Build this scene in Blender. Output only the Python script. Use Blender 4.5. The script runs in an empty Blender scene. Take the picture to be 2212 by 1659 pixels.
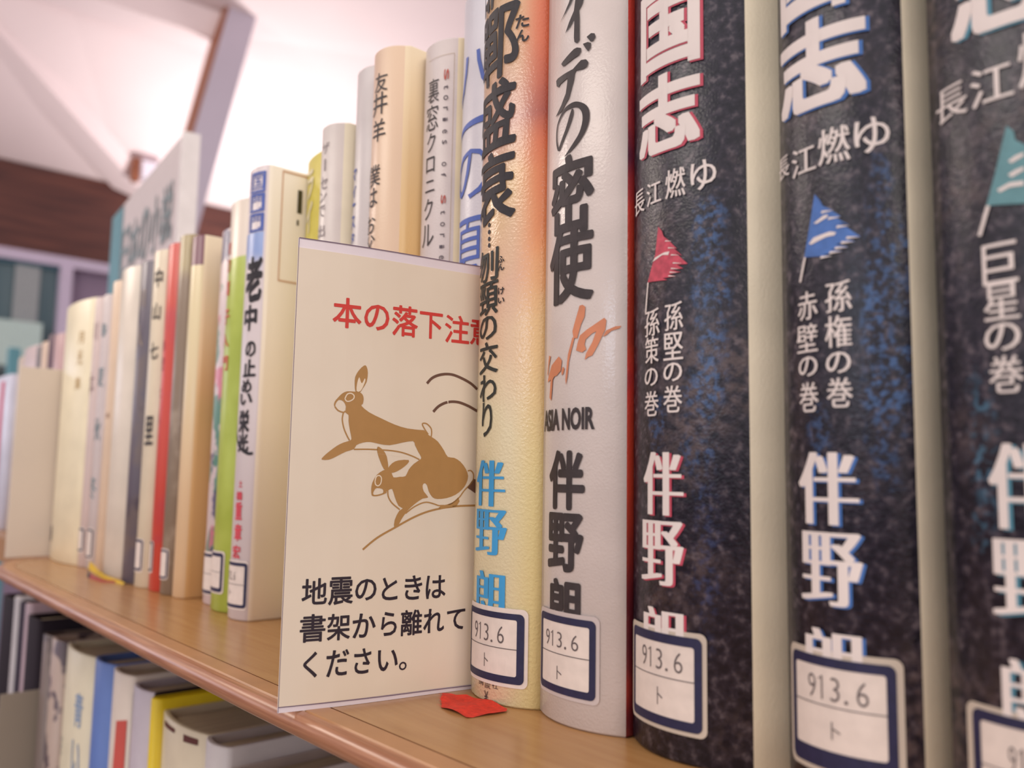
import bpy, bmesh, math, random
from mathutils import Vector, Matrix
from math import sin, cos, asin, pi, radians
random.seed(7)
SC = bpy.context.scene
COL = SC.collection

# ------------------------------------------------------------ camera, light
cam_d = bpy.data.cameras.new('camera'); cam = bpy.data.objects.new('camera', cam_d); COL.objects.link(cam)
yaw, pitch, roll = radians(48.4), radians(6.1), radians(1.0)
fw = Vector((-sin(yaw)*cos(pitch), cos(yaw)*cos(pitch), sin(pitch)))
rt = fw.cross(Vector((0, 0, 1))).normalized(); up = rt.cross(fw)
r2 = cos(roll)*rt + sin(roll)*up; u2 = -sin(roll)*rt + cos(roll)*up
cam.matrix_world = Matrix(((r2.x, u2.x, -fw.x, 0), (r2.y, u2.y, -fw.y, -.15), (r2.z, u2.z, -fw.z, .061), (0, 0, 0, 1)))
cam_d.sensor_width = 36; cam_d.lens = 36*1850/2212; cam_d.clip_start = .01; cam_d.clip_end = 60
cam_d.dof.use_dof = True; cam_d.dof.focus_distance = .238; cam_d.dof.aperture_fstop = 12.0
SC.camera = cam
SC.view_settings.view_transform = 'Standard'; SC.view_settings.look = 'None'
SC.view_settings.gamma = 1.0; SC.view_settings.use_curve_mapping = False
SC.view_settings.exposure = 0.26
W = bpy.data.worlds.new('world'); SC.world = W; W.use_nodes = True
W.node_tree.nodes['Background'].inputs[0].default_value = (1.0, .93, .93, 1)
W.node_tree.nodes['Background'].inputs[1].default_value = .80

def light(name, kind, loc, target, power, color, size=.5, size_y=None, **kw):
    d = bpy.data.lights.new(name, kind); d.energy = power; d.color = color
    if kind == 'AREA':
        d.shape = 'RECTANGLE'; d.size = size; d.size_y = size_y or size
    else:
        d.shadow_soft_size = size
    for k, v in kw.items(): setattr(d, k, v)
    o = bpy.data.objects.new(name, d); COL.objects.link(o); o.location = loc
    o.rotation_euler = (Vector(target)-Vector(loc)).to_track_quat('-Z', 'Y').to_euler()
    return o
light('window_daylight', 'AREA', (.37, -3.6, .50), (-.1, 0, .09), 9, (.66, .80, 1.0), .55, .5)
light('ceiling_lamp', 'AREA', (-.8, -1.6, 1.75), (-.4, 0, 0), 11, (1.0, .90, .79), 1.2, .6)
light('ceiling_lamp', 'AREA', (2.1, -.5, 1.2), (0, 0, .05), 15, (1.0, .91, .80), 1.2, .8)
light('ceiling_lamp', 'AREA', (-3.4, -1.2, 1.9), (-3.4, 0, 0), 24, (1.0, .88, .76), 1.2, .6)
light('uplighter', 'SPOT', (-4.9, 2.35, .95), (-4.95, 2.5, 3), 115, (1.0, .95, .93), .12, spot_size=2.7, spot_blend=.9)
light('window_daylight', 'AREA', (-5.85, -1.7, .9), (-1, -.6, .1), 16, (.88, .86, 1.0), 2.0, 1.1)
light('uplighter', 'SPOT', (-3.6, -.6, .9), (-4.6, .3, 3), 40, (1.0, .90, .93), .2, spot_size=2.4, spot_blend=.9)

# ------------------------------------------------------------ materials
def lin(c):
    return tuple((x/12.92 if x <= .04045 else ((x+.055)/1.055)**2.4) for x in c)
def C8(r, g, b): return lin((r/255, g/255, b/255)) + (1,)
class NT:
    def __init__(s, name):
        s.m = bpy.data.materials.new(name); s.m.use_nodes = True
        s.t = s.m.node_tree; s.b = s.t.nodes['Principled BSDF']; s.co = None
    def n(s, t, **kw):
        x = s.t.nodes.new(t)
        for k, v in kw.items(): setattr(x, k, v)
        return x
    def l(s, a, b): s.t.links.new(a, b)
    def obj(s):
        if s.co is None:
            s.co = s.n('ShaderNodeTexCoord').outputs['Object']
            sp = s.n('ShaderNodeSeparateXYZ'); s.l(s.co, sp.inputs[0]); s.x, s.y, s.z = sp.outputs
        return s.co
    def noise(s, scale, detail=3, vec=None, stretch=None):
        s.obj(); v = vec or s.co
        if stretch:
            mp = s.n('ShaderNodeMapping'); mp.inputs['Scale'].default_value = stretch; s.l(v, mp.inputs[0]); v = mp.outputs[0]
        x = s.n('ShaderNodeTexNoise'); x.inputs['Scale'].default_value = scale; x.inputs['Detail'].default_value = detail
        s.l(v, x.inputs['Vector']); return x.outputs['Fac']
    def ramp(s, fac, stops, interp='LINEAR'):
        r = s.n('ShaderNodeValToRGB'); r.color_ramp.interpolation = interp
        e = r.color_ramp.elements
        while len(e) < len(stops): e.new(.5)
        for el, (p, c) in zip(e, stops): el.position = p; el.color = c if len(c) == 4 else tuple(c)+(1,)
        s.l(fac, r.inputs[0]); return r.outputs[0]
    def math(s, op, a, b=None, clamp=False):
        x = s.n('ShaderNodeMath', operation=op, use_clamp=clamp)
        for i, v in enumerate((a, b)):
            if v is None: continue
            if isinstance(v, (int, float)): x.inputs[i].default_value = v
            else: s.l(v, x.inputs[i])
        return x.outputs[0]
    def rng(s, v, a, b, c=0., d=1.):
        x = s.n('ShaderNodeMapRange', interpolation_type='SMOOTHSTEP')
        s.l(v, x.inputs[0])
        for i, k in enumerate((a, b, c, d)): x.inputs[i+1].default_value = k
        return x.outputs[0]
    def mix(s, f, a, b):
        x = s.n('ShaderNodeMix', data_type='RGBA')
        for sk, v in ((x.inputs[0], f), (x.inputs[6], a), (x.inputs[7], b)):
            if isinstance(v, (int, float, tuple)): sk.default_value = v
            else: s.l(v, sk)
        return x.outputs[2]
    def bump(s, fac, strength, dist):
        x = s.n('ShaderNodeBump'); x.inputs['Strength'].default_value = strength; x.inputs['Distance'].default_value = dist
        s.l(fac, x.inputs['Height']); s.l(x.outputs[0], s.b.inputs['Normal'])
    def base(s, c):
        if isinstance(c, tuple): s.b.inputs['Base Color'].default_value = c
        else: s.l(c, s.b.inputs['Base Color'])
    def fin(s, rough=.5, spec=.5, coat=0, coatr=.1, metal=0):
        s.b.inputs['Roughness'].default_value = rough; s.b.inputs['Specular IOR Level'].default_value = spec
        s.b.inputs['Coat Weight'].default_value = coat; s.b.inputs['Coat Roughness'].default_value = coatr
        s.b.inputs['Metallic'].default_value = metal
        return s.m
_mc = {}
def plain(name, c, rough=.5, spec=.4, var=.06, scale=60, film=False, coat=0, metal=0):
    k = (name, c, rough, film)
    if k in _mc: return _mc[k]
    t = NT(name); n = t.noise(scale, 4)
    d = tuple(x*(1-var) for x in c[:3])+(1,); e = tuple(min(1, x*(1+var)) for x in c[:3])+(1,)
    t.base(t.ramp(n, [(.3, d), (.7, e)]))
    if film: t.bump(t.noise(1500, 2), .35, .0002)
    _mc[k] = t.fin(rough, spec, coat, metal=metal); return _mc[k]
def film(name, c, **kw): return plain(name, c, rough=kw.pop('rough', .33), film=True, **kw)
INK = plain('black ink', C8(38, 32, 38), .55, var=.2, scale=900)
INK2 = plain('grey black ink', C8(62, 56, 58), .55, var=.2, scale=900)
NAVY = plain('navy label ink', C8(35, 33, 66), .5, var=.15, scale=700)
LABELW = plain('label paper', C8(222, 206, 196), .5, scale=300)
BLUE = plain('blue ink', C8(60, 150, 205), .5)
DBLUE = plain('deep blue ink', C8(78, 100, 175), .5)
WHITE_INK = plain('white lettering', C8(226, 212, 206), .5)
RED_INK = plain('red ink', C8(205, 58, 50), .6)
PAGES = None
def pages_mat():
    t = NT('page edges'); n = t.noise(9, 2, stretch=(140, 3, 3))
    t.base(t.ramp(n, [(.3, C8(176, 158, 134)), (.7, C8(214, 198, 172))])); t.bump(n, .3, .0003)
    return t.fin(.8, .2)
PAGES = pages_mat()

# ------------------------------------------------------------ object helpers
def link(o, parent=None):
    COL.objects.link(o)
    if parent: o.parent = parent
    return o
def root(name, label, cat, loc, group=None, rot=0):
    o = bpy.data.objects.new(name, None); o.empty_display_size = .01; link(o)
    o.location = loc; o.rotation_euler = (0, 0, rot); o['label'] = label; o['category'] = cat
    if group: o['group'] = group
    return o
def mesh(name, V, F, mats, parent=None, midx=None, smooth=None, label=None, kind=None):
    me = bpy.data.meshes.new(name); me.from_pydata([tuple(v) for v in V], [], F)
    for m in (mats if isinstance(mats, list) else [mats]): me.materials.append(m)
    if midx: me.polygons.foreach_set('material_index', midx)
    if smooth is not None:
        me.polygons.foreach_set('use_smooth', smooth if isinstance(smooth, list) else [smooth]*len(F))
    me.update()
    o = link(bpy.data.objects.new(name, me), parent)
    if label: o['label'] = label
    if kind: o['kind'] = kind
    return o
def box_vf(a, b, V=None, F=None):
    V = [] if V is None else V; F = [] if F is None else F; n = len(V)
    for z in (a[2], b[2]):
        V += [(a[0], a[1], z), (b[0], a[1], z), (b[0], b[1], z), (a[0], b[1], z)]
    F += [tuple(n+i for i in f) for f in ((0, 3, 2, 1), (4, 5, 6, 7), (0, 1, 5, 4), (1, 2, 6, 5), (2, 3, 7, 6), (3, 0, 4, 7))]
    return V, F
def box(name, a, b, m, parent=None, bevel=0, **kw):
    V, F = box_vf(a, b); o = mesh(name, V, F, m, parent, **kw)
    if bevel:
        bm = bmesh.new(); bm.from_mesh(o.data)
        bmesh.ops.bevel(bm, geom=bm.edges[:], offset=bevel, segments=2, affect='EDGES', profile=.5)
        bm.to_mesh(o.data); bm.free()
    return o
def struct(o): o['kind'] = 'structure'; return o

# glyphs -> triangles in a unit cell (cached), from Blender's built-in lettering
_g = {}
_fc = bpy.data.curves.new('glyph', 'FONT'); _fo = bpy.data.objects.new('glyph', _fc); COL.objects.link(_fo)
def glyph(ch, w=0.):
    k = (ch, w)
    if k in _g: return _g[k]
    _fc.body = ch; _fc.size = 1; _fc.offset = w; _fc.resolution_u = 3
    dg = bpy.context.evaluated_depsgraph_get(); dg.update()
    me = bpy.data.meshes.new_from_object(_fo.evaluated_get(dg))
    V = [(v.co.x, v.co.y) for v in me.vertices]; F = [tuple(p.vertices) for p in me.polygons]
    bpy.data.meshes.remove(me)
    if not V: V, F = [(0, 0), (1, 0), (1, 1)], [(0, 1, 2)]
    x0 = min(v[0] for v in V); x1 = max(v[0] for v in V); y0 = min(v[1] for v in V); y1 = max(v[1] for v in V)
    _g[k] = ([((x-x0)/(x1-x0 or 1), (y-y0)/(y1-y0 or 1)) for x, y in V], F, (x1-x0)/(y1-y0 or 1)); return _g[k]
class Flat:
    """flat figure in millimetres, later wrapped on a surface"""
    def __init__(s): s.V = []; s.F = []
    def add(s, V, F, lay=0):
        n = len(s.V); s.V += [(v[0], v[1], lay) for v in V]; s.F += [tuple(n+i for i in f) for f in F]
    def char(s, ch, l, r, t, b, w=0., style=None, dx=0, dy=0, rot=False, shear=0):
        st = {'mincho': [(0, -.014), (0, .014)], 'mbold': [(-.010, d) for d in (-.05, -.028, -.006, .016, .038, .058)], 'mblock': [(.022, -.02), (.022, .02)]}.get(style, [(w, 0)])
        jobs = []
        for ww, sh in st:
            if ww > 0 and style == 'square': jobs += [(0, a*ww, b_*ww) for a in (-1, -.33, .33, 1) for b_ in (-1, -.33, .33, 1)]
            elif ww > 0: jobs += [(0, sh+ww*cos(k*pi/4), ww*sin(k*pi/4)) for k in range(8)]
            else: jobs.append((ww, sh, 0))
        for lay, (ww, sh, sv) in enumerate(jobs):
            V, F, _ = glyph(ch, ww)
            out = []
            for x, y in V:
                if rot: x, y = y, 1-x
                X = x+sh; Y = y+sv
                if style == 'brush':
                    X += .018*sin(9*y+5*x+len(ch)); Y += .03*(x-.5)+.015*sin(11*x)
                out.append((l+(r-l)*X+dx+shear*(y-.5), b+(t-b)*Y+dy))
            s.add(out, F, lay*.004)
        return s
    def poly(s, pts):
        from mathutils.geometry import tessellate_polygon
        s.add([tuple(p) for p in pts], [tuple(t) for t in tessellate_polygon([[Vector((p[0], p[1], 0)) for p in pts]])]); return s
    def line(s, pts, w, smooth=True):
        if smooth and len(pts) > 2: pts = catmull(pts, 5)
        n = len(s.V)
        for i, p in enumerate(pts):
            a = pts[max(0, i-1)]; c = pts[min(len(pts)-1, i+1)]
            dx, dy = c[0]-a[0], c[1]-a[1]; L = math.hypot(dx, dy) or 1; wi = w(i/(len(pts)-1)) if callable(w) else w
            s.V += [(p[0]-dy/L*wi/2, p[1]+dx/L*wi/2), (p[0]+dy/L*wi/2, p[1]-dx/L*wi/2)]
        s.F += [(n+2*i, n+2*i+1, n+2*i+3, n+2*i+2) for i in range(len(pts)-1)]; return s
    def rrect(s, l, r, t, b, rad):
        s.poly(rr(l, r, t, b, rad)); return s
    def ring(s, o, i, ro, ri):
        A = rr(*o, ro); B = rr(*i, ri); n = len(s.V); k = len(A)
        s.V += A+B; s.F += [(n+j, n+(j+1) % k, n+k+(j+1) % k, n+k+j) for j in range(k)]; return s
    def build(s, name, mat, parent, fn, step=1.5, label=None):
        bm = bmesh.new(); vs = [bm.verts.new((v[0], v[1], v[2] if len(v) > 2 else 0)) for v in s.V]
        for f in s.F:
            try: bm.faces.new([vs[i] for i in f])
            except ValueError: pass
        if step:
            x0 = min(v[0] for v in s.V); x1 = max(v[0] for v in s.V); k = math.ceil(x0/step)
            while k*step < x1:
                bmesh.ops.bisect_plane(bm, geom=bm.verts[:]+bm.edges[:]+bm.faces[:], plane_co=(k*step, 0, 0), plane_no=(1, 0, 0), dist=1e-5); k += 1
        bmesh.ops.recalc_face_normals(bm, faces=bm.faces[:])
        for f in bm.faces:
            if f.normal.z < 0: f.normal_flip()
        for v in bm.verts:
            lay = v.co.z/1000; a = Vector(fn(v.co.x, v.co.y))
            if lay > 1e-7:
                t1 = Vector(fn(v.co.x+.01, v.co.y))-a; t2 = Vector(fn(v.co.x, v.co.y+.01))-a
                nn = t1.cross(t2)
                if nn.length > 0: a = a+nn.normalized()*lay
            v.co = a
        me = bpy.data.meshes.new(name); bm.to_mesh(me); bm.free(); me.materials.append(mat)
        o = link(bpy.data.objects.new(name, me), parent)
        if label: o['label'] = label
        return o
def rr(l, r, t, b, rad, n=5):
    out = []
    for cx, cy, a0 in ((r-rad, t-rad, 0), (l+rad, t-rad, 90), (l+rad, b+rad, 180), (r-rad, b+rad, 270)):
        for i in range(n+1):
            a = radians(a0+90*i/n); out.append((cx+rad*cos(a), cy+rad*sin(a)))
    return out
def catmull(P, n, closed=False):
    out = []; m = len(P)
    for i in range(m if closed else m-1):
        g = (lambda j: P[j % m]) if closed else (lambda j: P[max(0, min(m-1, j))])
        a, b, c, d = g(i-1), g(i), g(i+1), g(i+2)
        for k in range(n):
            t = k/n
            out.append(tuple(.5*(2*b[q]+(c[q]-a[q])*t+(2*a[q]-5*b[q]+4*c[q]-d[q])*t*t+(3*b[q]-a[q]-3*c[q]+d[q])*t**3) for q in (0, 1)))
    if not closed: out.append(P[-1])
    return out

# ------------------------------------------------------------ wood, walls
def wood_top():
    t = NT('shelf veneer'); n = t.noise(14, 5, stretch=(2.2, 26, 1)); n2 = t.noise(6, 2)
    c = t.ramp(n, [(.3, C8(160, 114, 66)), (.7, C8(176, 131, 82))])
    c = t.mix(t.math('MULTIPLY', n2, .35), c, C8(182, 138, 94))
    t.base(c); t.bump(t.noise(420, 3, stretch=(1, 4, 1)), .12, .0003); return t.fin(.27, .6)
def wood_edge():
    t = NT('shelf nosing wood'); n = t.noise(16, 5, stretch=(1.5, 60, 60))
    t.base(t.ramp(n, [(.3, C8(142, 90, 62)), (.55, C8(166, 114, 84)), (.75, C8(182, 132, 102))]))
    return t.fin(.28, .55)
def dark_wood():
    t = NT('dark wood boarding'); n = t.noise(2.0, 5, stretch=(1, 1, 14))
    t.base(t.ramp(n, [(.3, C8(66, 36, 34)), (.7, C8(104, 60, 50))])); return t.fin(.5, .4)
M_TOP, M_EDGE, M_DWOOD = wood_top(), wood_edge(), dark_wood()
M_LIP = plain('lip wood', C8(176, 128, 88), .36, var=.1, scale=60)
M_CEIL = plain('ceiling plaster', C8(240, 222, 222), .8, var=.02, scale=2)
M_BEAM = plain('grey painted beam', C8(196, 186, 200), .6, var=.03, scale=4)
M_BRONZE = plain('bronze edge', C8(150, 92, 66), .5)
M_LAV = plain('lavender grey paint', C8(196, 184, 206), .5, scale=4)
M_PURP = plain('purple grey wall', C8(142, 124, 146), .7, scale=3)
M_FLOOR = plain('floor carpet', C8(120, 100, 92), .9, scale=30)
M_STEEL = plain('beige steel', C8(214, 200, 186), .5, var=.03, scale=20)
M_DSTEEL = plain('grey beige steel', C8(150, 138, 124), .5, var=.03, scale=20)
t = NT('teal glass'); t.base(t.ramp(t.noise(1.6, 2, stretch=(1, 3, .4)), [(.35, C8(62, 88, 98)), (.7, C8(112, 130, 134))])); M_GLASS = t.fin(.25, .5)

# ------------------------------------------------------------ setting
def quad(name, pts, m):
    return struct(mesh(name, pts, [tuple(range(len(pts)))], m))
quad('floor', [(-6, -5, -1.2), (3, -5, -1.2), (3, 6, -1.2), (-6, 6, -1.2)], M_FLOOR)
# sloping ceiling rising from the end wall to a flatter upper slope, with hips folded into it
A = 1.965
def cz(x): return A+.5*(x+6)
VV = [(-6, -5, A), (-6, 1.62, A), (-6, 1.74, A), (-6, 6, A),
      (-4.86, -5, cz(-4.86)), (-4.86, .62, cz(-4.86)), (-4.86, .95, cz(-4.86)), (-4.74, 1.62, cz(-4.74)), (-4.2, 4.2, cz(-4.2)), (-4.2, 6, cz(-4.2)),
      (-3.0, -5, 2.95), (-3.0, 0, 2.95), (-3.2, 1.9, 2.98), (-3, 6, 3.1), (-5.4, .93, 2.13), (-5.42, .93, 2.16)]
FF = [(0, 1, 5, 4), (1, 2, 6, 5), (2, 7, 6), (2, 3, 9, 8, 7), (4, 5, 11, 10), (5, 6, 7, 12, 11), (7, 8, 13, 12), (8, 9, 13)]
VV[5] = (-4.86, .55, cz(-4.86)-.10)
struct(mesh('ceiling', VV, FF, M_CEIL))
def rafter(name, p, q, w_, dpt, m_):
    p, q = Vector(p), Vector(q); d_ = (q-p).normalized(); s_ = d_.cross(Vector((0, 0, 1))).normalized()*w_/2; u_ = Vector((0, 0, -dpt))
    V = [a+b for a in (p, q) for b in (s_, -s_, -s_*.7+u_, s_*.7+u_)]
    return struct(mesh(name, V, [(0, 1, 2, 3), (7, 6, 5, 4), (0, 4, 5, 1), (1, 5, 6, 2), (2, 6, 7, 3), (3, 7, 4, 0)], m_))
rafter('trim_3', (-6, 1.72, A+.02), (-4.86, .30, cz(-4.86)+.02), .26, .10, M_CEIL)
rafter('trim_4', (-4.80, -3, cz(-4.80)), (-4.68, 1.66, cz(-4.68)), .30, .14, M_CEIL)
w = struct(box('wall_end', (-6.1, -5, -1.2), (-6, 6, 1.40), M_PURP))
band = struct(box('trim_1', (-6.02, -5, 1.404), (-5.97, 6, 1.965), M_DWOOD))
rail = struct(box('trim_2', (-6.02, -5, 1.34), (-5.93, 6, 1.404), M_LAV))
win = struct(mesh('window_1', *box_vf((-5.995, -1.4, .2), (-5.975, 1.246, 1.34)), M_GLASS))
for n_, a, b in (('mullion', (-5.99, 1.246, -.2), (-5.92, 1.318, 1.34)), ('mullion', (-5.99, .1, -.2), (-5.92, .17, 1.34)), ('window_sill', (-5.99, -1.4, .1), (-5.88, 1.318, .2)), ('window_head', (-5.99, -1.4, 1.315), (-5.95, 1.246, 1.34))):
    box(n_, a, b, M_LAV if n_ != 'window_head' else plain('dark teal gasket', C8(60, 96, 112), .5), win)
box('curtain_strip', (-5.97, 1.0, .3), (-5.955, 1.14, 1.33), plain('pale curtain', C8(150, 156, 158), .7), win)
wb = quad('wall_back', [(-6, 5.9, -1.2), (3, 5.9, -1.2), (3, 5.9, 3.2), (-6, 5.9, 2.1)], M_LAV)
# leaning roof strut
def prism(name, pts_bot, pts_top, m, parent=None):
    n = len(pts_bot); V = list(pts_bot)+list(pts_top)
    F = [tuple(range(n))[::-1], tuple(range(n, 2*n))]+[(i, (i+1) % n, n+(i+1) % n, n+i) for i in range(n)]
    return mesh(name, V, F, m, parent)
ST = root('roof_strut', 'leaning lavender grey roof strut with a thin brown left edge', 'beam', (-4.5, 1.05, -1.2))
def lean(y, z): return (y+.035+.205*(z-1.9))
def strut(name, ya, yb, xa, xb, m):
    P = [[(x-(-4.5), lean(y, z)-1.05, z+1.2) for x, y in ((xa, ya), (xb, ya), (xb, yb), (xa, yb))] for z in (-1.2, 3.5)]
    return prism(name, P[0], P[1], m, ST)
strut('strut_body', 1.478, 1.640, -4.62, -4.5, M_BEAM); strut('edge_strip', 1.457, 1.478, -4.60, -4.5, M_BRONZE)
FX = root('wall_light', 'small white wall light with bronze bracket at the top of the brown band', 'lamp', (-5.74, 1.60, 1.95))
box('lamp_box', (0, .015, 0), (.10, .16, .11), plain('lamp casing', C8(226, 220, 232), .5), FX)
box('bracket', (0, -.03, -.02), (.06, .015, .13), M_BRONZE, FX)
BD = root('notice_board', 'pale mint board hanging low in the far window', 'board', (-5.9, .4, .62))
box('panel', (0, 0, .05), (.02, .757, .33), plain('mint board', C8(186, 208, 204), .6), BD)
box('lower_rail', (0, 0, 0), (.03, .70, .05), plain('board rail', C8(84, 96, 100), .6), BD)

# ------------------------------------------------------------ bookcase
BC = root('bookcase', 'wooden bookcase whose tan shelf carries the row of books, with grooved nosing', 'bookcase', (0, 0, -1.2))
ZB = 1.2
def outline(off, n=10, xe=-.705):
    R = .12; cx = xe+R
    f = lambda x: -.0415+max(0, -.27-x)*.026     # the front edge runs very slightly askew
    pts = [(.45, f(.45)+off)]
    for i in range(n+1):
        x = .3+(cx-.3)*i/n; pts.append((x, f(x)+off))
    cy = f(cx)+R
    for i in range(1, 11):
        a = radians(-90-88*i/10); pts.append((cx+(R-off)*cos(a), cy+(R-off)*sin(a)))
    return pts
def shelf_board(z, parent, xe=-.705):
    """top veneer slab + profiled nosing strips, z = top surface"""
    inn = outline(.0109, 10, xe); low = outline(.0300, 10, xe); k = len(inn)
    V2 = [(x, y, z) for x, y in inn]+[(x, .32, z) for x, y in inn]+[(x, y, z-.019) for x, y in low]+[(x, .32, z-.019) for x, y in low]
    F = []
    for i in range(k-1): F += [(i+1, i, k+i, k+i+1), (2*k+i, 2*k+i+1, 3*k+i+1, 3*k+i), (k+i+1, k+i, 3*k+i, 3*k+i+1), (i, i+1, 2*k+i+1, 2*k+i)]
    F += [(0, 2*k, 3*k, k), (k-1, 2*k-1, 4*k-1, 3*k-1)]
    o = mesh('shelf_board', V2, F, M_TOP, parent)
    prof = [(.0116, -.0004), (.0106, -.0003), (.0103, .0001), (.0046, .0001), (.0041, -.0004), (.0036, 0), (.0020, -.0003), (.0007, -.0014), (0, -.0030), (.0004, -.0048), (.0018, -.0059), (.0060, -.0080), (.0300, -.0188), (.0305, -.0192)]
    rows = [[(x, y, z+dz) for x, y in outline(off, 10, xe)] for off, dz in prof]
    n = len(rows[0]); V = [p for r_ in rows for p in r_]
    F = [(a*n+i, a*n+i+1, (a+1)*n+i+1, (a+1)*n+i) for a in range(len(rows)-1) for i in range(n-1)]
    e = mesh('shelf_nosing', V, F, [M_EDGE, M_LIP], parent, [1 if k//(n-1) in (1, 2, 3, 4) else 0 for k in range(len(F))], smooth=[k//(n-1) > 5 for k in range(len(F))], label='reddish wooden nosing strip')
    return o
shelf_board(ZB, BC); 
o = shelf_board(ZB-.255, BC, -.775)
box('back_panel', (-.685, .30, -.0), (.45, .312, ZB-.02), M_TOP, BC)
box('side_panel', (-.765, .02, 0), (-.745, .30, ZB-.2745), M_TOP, BC)
box('side_panel', (-.690, .2, ZB-.2545), (-.672, .30, ZB-.0195), M_EDGE, BC)
box('plinth', (-.67, .0, 0), (.45, .02, .08), M_EDGE, BC)

# ------------------------------------------------------------ books
def surf(x0, a, r, off):
    def fn(s, z):
        p = s/1000/r; return (x0+(r+off)*sin(p), r-(r+off)*cos(p), z/1000)
    return fn
CRS = 10
def make_book(key, spec, h, zb=0., mats=None, name='hardcover_book', label='', depth=.128, group=None, wall=.0022, pages=PAGES, shoulder=.011):
    xL, xs, xR, y0, bu = spec
    R = root(name, label, 'book', (xL, y0, zb), group)
    a = (xs-xL)/2; r = (a*a+bu*bu)/(2*bu); T = xR-xL; D = depth
    arc = [(a+r*sin(p), r-r*cos(p)) for p in [asin(a/r)*(-1+2*i/CRS) for i in range(CRS+1)]]
    left = [(0, D), (0, bu+.004)]
    g = T-2*a
    right = [(T-g*.75, bu+shoulder*.18), (T-g*.3, bu+shoulder*.55), (T, bu+shoulder), (T, D)] if g > .004 else [(T, bu+max(.002, g)), (T, D)]
    O = left+arc+right; mi = [1]+[0 if i else 0 for i in range(CRS+1)]+[2]*len(right)
    mi = [1, 1]+[0]*CRS+[2]*len(right)
    n = len(O); N = []
    for i in range(n):
        p, q = O[max(0, i-1)], O[min(n-1, i+1)]; dx, dy = q[0]-p[0], q[1]-p[1]; L = math.hypot(dx, dy)
        N.append((dy/L, -dx/L))
    # outward is to the left of travel (travel: back-left -> front -> back-right)
    if N[n//2][1] > 0: N = [(-u, -v) for u, v in N]
    rows = [(-.0007, 0), (0, .0007), (0, h-.0007), (-.0007, h), (-wall, h), (-wall, .0)]
    V = [(O[i][0]+N[i][0]*off, O[i][1]+N[i][1]*off, z) for off, z in rows for i in range(n)]
    F = []; MI = []; SM = []
    for k in range(len(rows)):
        k2 = (k+1) % len(rows)
        for i in range(n-1):
            F.append((k*n+i, k*n+i+1, k2*n+i+1, k2*n+i)); MI.append(mi[i]); SM.append(k < 3)
    F += [tuple(k*n for k in range(len(rows)))[::-1], tuple(k*n+n-1 for k in range(len(rows)))]; MI += [1, 2]; SM += [False]*2
    j = mesh('jacket', V, F, mats, R, MI, SM)
    for (px, py) in [(0, 0)]: pass
    # page block
    ins = wall+.0004
    P = [(O[i][0]-N[i][0]*ins, O[i][1]-N[i][1]*ins) for i in range(n)]
    P[0] = (P[0][0], D-.004); P[-1] = (P[-1][0], D-.004); z0, z1 = .003, h-.0035
    V = [(x, y, z0) for x, y in P]+[(x, y, z1) for x, y in P]
    F = [(i, (i+1) % n, n+(i+1) % n, n+i) for i in range(n)]+[tuple(range(n, 2*n)), tuple(range(n))[::-1]]
    if pages: mesh('page_block', V, F, pages, R)
    S = dict(root=R, fn=lambda off: surf(a, a, r, off), T=T, bu=bu, a=a, r=r, h=h, arc=asin(a/r)*r*1000)
    return S
def side_fn(B, off=.0002):
    T = B['T']
    return lambda v, z: (T+off, v/1000, z/1000)
def letters(B, rows, mat, name='title_lettering', style=None, w=0., off=.00022, rot=False, dx=0, dy=0, shear=0, label=None):
    if 1 < len(rows) <= 3 and not dx:
        return [letters(B, [q], mat, name, style, w, off, rot, dx, dy, shear, label) for q in rows][0]
    f = Flat(); lim = B['arc']*.995
    for ch, l, r, t, b in rows:
        if len(ch) > 1:
            V, F, _ = glyph(ch, w); f.add([(l+(r-l)*x+dx, b+(t-b)*y+dy) for x, y in V], F)
        else: f.char(ch, l, r, t, b, w, style, dx, dy, rot, shear)
    f.V = [(max(-lim, min(lim, v[0])),)+tuple(v[1:]) for v in f.V]
    return f.build(name, mat, B['root'], B['fn'](off), label=label)
def call_label(B, out, fr, inn, div, txt, to, film_line=None):
    """library call number label: paper, navy frame, digits"""
    lim = B['arc']*.99; cl = lambda v: (max(-lim, v[0]), min(lim, v[1]), v[2], v[3])
    f = Flat().rrect(*cl(out), 1.6); L = f.build('call_number_label', film_line or LABELW, B['root'], B['fn'](.00026), step=1.0)
    f = Flat().rrect(*cl(tuple(a+b for a, b in zip(fr, (.1, -.1, -.1, .1)))), 1.3); f.build('label_paper', LABELW, L, B['fn'](.00032), step=1.0)
    f = Flat().ring(cl(fr), cl(inn), 1.4, .6); f.build('label_frame', NAVY, L, B['fn'](.00040), step=1.0)
    g = Flat()
    if div: g.poly([(inn[0], div+.10), (inn[0], div-.10), (inn[1], div-.10), (inn[1], div+.10)])
    if txt:
        l, r_, t, b = txt; W5 = (r_-l)
        for ch, a, c in (('9', 0, .15), ('3', .42, .57), ('6', .83, 1.0)):
            g.char(ch, l+W5*a, l+W5*c, t, b, -.012)
        g.line([(l+W5*.21, t-.7), (l+W5*.27, t), (l+W5*.27, b)], .3, False)
        g.poly([(l+W5*.67+.36*cos(k*pi/4), b+.25+.36*sin(k*pi/4)) for k in range(8)])
    if to: g.char('ト', *to, -.01)
    if g.V:
        g.V = [(max(-lim, min(lim, v[0])),)+tuple(v[1:]) for v in g.V]
        g.build('label_lettering', plain('label print', C8(96, 84, 84), .6), L, B['fn'](.00042), step=1.0)
    return L
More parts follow.
